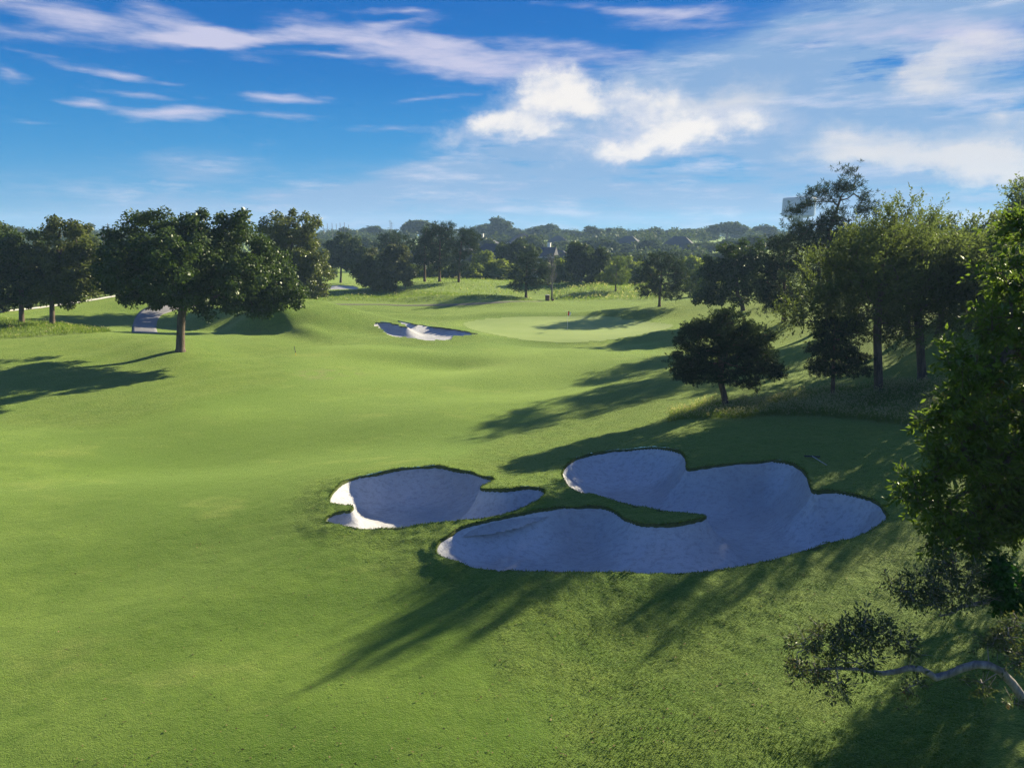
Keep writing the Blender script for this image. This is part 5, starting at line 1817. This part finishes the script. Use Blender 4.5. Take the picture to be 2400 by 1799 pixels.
# turf tufts: small blades standing in the rough, set by geometry nodes
def tufts(name, label, P, scale, rngt, mat):
    me = bpy.data.meshes.new(name)
    me.vertices.add(len(P))
    me.vertices.foreach_set('co', P.astype(np.float32).ravel())
    a = me.attributes.new('rot', 'FLOAT_VECTOR', 'POINT')
    r = np.column_stack([rngt.normal(size=len(P)) * .5, rngt.normal(size=len(P)) * .5, rngt.rand(len(P)) * 6.28])
    a.data.foreach_set('vector', r.astype(np.float32).ravel())
    a = me.attributes.new('scl', 'FLOAT_VECTOR', 'POINT')
    s_ = scale[:, None] * np.column_stack([.8 + .5 * rngt.rand(len(P)), .8 + .5 * rngt.rand(len(P)), .6 + .9 * rngt.rand(len(P))])
    a.data.foreach_set('vector', s_.astype(np.float32).ravel())
    a = me.attributes.new('tint', 'FLOAT', 'POINT')
    a.data.foreach_set('value', np.clip(rngt.rand(len(P)), 0, 1).astype(np.float32))
    o = obj(name, me, mat)
    ng = bpy.data.node_groups.new(name, 'GeometryNodeTree')
    ng.interface.new_socket('Geometry', in_out='INPUT', socket_type='NodeSocketGeometry')
    ng.interface.new_socket('Geometry', in_out='OUTPUT', socket_type='NodeSocketGeometry')
    nd = ng.nodes
    gi, go = nd.new('NodeGroupInput'), nd.new('NodeGroupOutput')
    cone = nd.new('GeometryNodeMeshCone')
    cone.fill_type = 'NONE'
    cone.inputs['Vertices'].default_value = 3
    cone.inputs['Radius Top'].default_value = 0.0
    cone.inputs['Radius Bottom'].default_value = .35
    cone.inputs['Depth'].default_value = 1.0
    sm = nd.new('GeometryNodeSetMaterial')
    sm.inputs['Material'].default_value = mat
    ins = nd.new('GeometryNodeInstanceOnPoints')
    na, nb = nd.new('GeometryNodeInputNamedAttribute'), nd.new('GeometryNodeInputNamedAttribute')
    for n_, nm in ((na, 'rot'), (nb, 'scl')):
        n_.data_type = 'FLOAT_VECTOR'
        n_.inputs['Name'].default_value = nm
    lk = ng.links.new
    lk(gi.outputs[0], ins.inputs['Points'])
    lk(cone.outputs['Mesh'], sm.inputs['Geometry'])
    lk(sm.outputs[0], ins.inputs['Instance'])
    lk(na.outputs[0], ins.inputs['Rotation'])
    lk(nb.outputs[0], ins.inputs['Scale'])
    lk(ins.outputs[0], go.inputs[0])
    md = o.modifiers.new('tufts', 'NODES')
    md.node_group = ng
    tag(o, label, 'grass', kind='stuff')
    return o


rngt = np.random.RandomState(17)
n_try = 330000
Yt = 11 + 44 * rngt.rand(n_try) ** 1.4
Xt = (rngt.rand(n_try) * 2 - 1) * .78 * Yt
fsd = fair_of(Xt, Yt)
clump = vnoise(Xt / .5, Yt / .4) + .6 * vnoise(Xt / 1.9, Yt / 1.6)
ok = fsd < 2.0 * (rngt.rand(n_try) - .8)
bs_ = np.full(n_try, -9.0)
for b in BUNKERS[:2]:
    P = b['poly']
    m = ok & (Xt > P[:, 0].min() - 1) & (Xt < P[:, 0].max() + 1) & (Yt > P[:, 1].min() - 1) & (Yt < P[:, 1].max() + 1)
    bs_[m] = np.maximum(bs_[m], sdf(Xt[m], Yt[m], P)[0])
ok &= bs_ < -.03
Xt, Yt = Xt[ok], Yt[ok]
Pt = np.column_stack([Xt, Yt, grid_land(Xt, Yt) + .008])
sc_t = .012 + .015 * rngt.rand(len(Xt)) * (1 + vnoise(Xt / 1.1, Yt / 1.1))
tufts('rough_turf', 'tufty rough turf round the bunkers and down the right side', Pt, sc_t, rngt, M['tuft'])
E_ = []
for b in BUNKERS[:2]:
    P = np.concatenate([b['poly'], b['poly'][:1]])
    seg = np.linalg.norm(np.diff(P, axis=0), axis=1)
    cum_ = np.concatenate([[0], np.cumsum(seg)])
    n_ = int(cum_[-1] * 80)
    u = rngt.rand(n_) * cum_[-1]
    q = np.column_stack([np.interp(u, cum_, P[:, 0]), np.interp(u, cum_, P[:, 1])]) + rngt.normal(size=(n_, 2)) * .025
    E_.append(np.column_stack([q, tps(q[:, 0], q[:, 1]) + relief(q[:, 0], q[:, 1], np.clip(fair_of(q[:, 0], q[:, 1]) / 1.2 + .5, 0, 1)) + hollow(q[:, 0], q[:, 1]) + lip(q[:, 0], q[:, 1])]))
E_ = np.concatenate(E_)
tufts('edge_turf', 'ragged grass fringe on the lips of the near bunkers', E_, .022 + .035 * rngt.rand(len(E_)) ** 2, rngt, M['tuft'])

# fallen leaves and divots
n_ = 1500
Yd = 13 + 45 * rngt.rand(n_) ** 1.5
Xd = (rngt.rand(n_) * 2 - 1) * .75 * Yd
L = Leaves()
pz = grid_land(Xd, Yd) + .02
keep = np.ones(n_, bool)
for b in BUNKERS[:2]:
    keep &= ~in_poly(Xd, Yd, b['poly'])
p = np.column_stack([Xd, Yd, pz])[keep]
L.add(p, np.column_stack([rngt.normal(size=(len(p), 2)), np.zeros(len(p))]), unit(np.array([0, 0, 1.]) + rngt.normal(size=p.shape) * .3), .04 + .06 * rngt.rand(len(p)), .03 + .02 * rngt.rand(len(p)), rngt.rand(len(p)))
M['litter'] = mat_leaf('fallen_leaf', (.035, .03, .015), (.20, .16, .08), .1, .02)
tag(obj('fallen_leaves', L.mesh('fallen_leaves'), M['litter']), 'small fallen leaves and divots scattered over the near turf', 'leaves', kind='stuff')

# ------------------------------------------------------------------ air
def build_haze(density):
    mb = MB()
    zl = float(gz.min()) - 1.5
    mb.box((0, 640, (zl + 47) / 2), (2420, 1640, 47 - zl))
    m, nt, out = new_mat('haze_air')
    k = N(nt)
    v = k.n('ShaderNodeVolumePrincipled')
    v.inputs['Color'].default_value = rgb(.42, .64, 1.0)
    v.inputs['Density'].default_value = density
    v.inputs['Anisotropy'].default_value = .1
    k.l(v.outputs[0], out.inputs['Volume'])
    o = mb.build('haze', m)
    tag(o, 'thin blue evening haze over the whole course', 'haze', kind='stuff')
    return o


build_haze(.0003)
print('TRIS', sum(len(me.loop_triangles) or sum(len(p.vertices) - 2 for p in me.polygons) if len(me.polygons) < 3000 else len(me.polygons) * 2 for me in bpy.data.meshes))
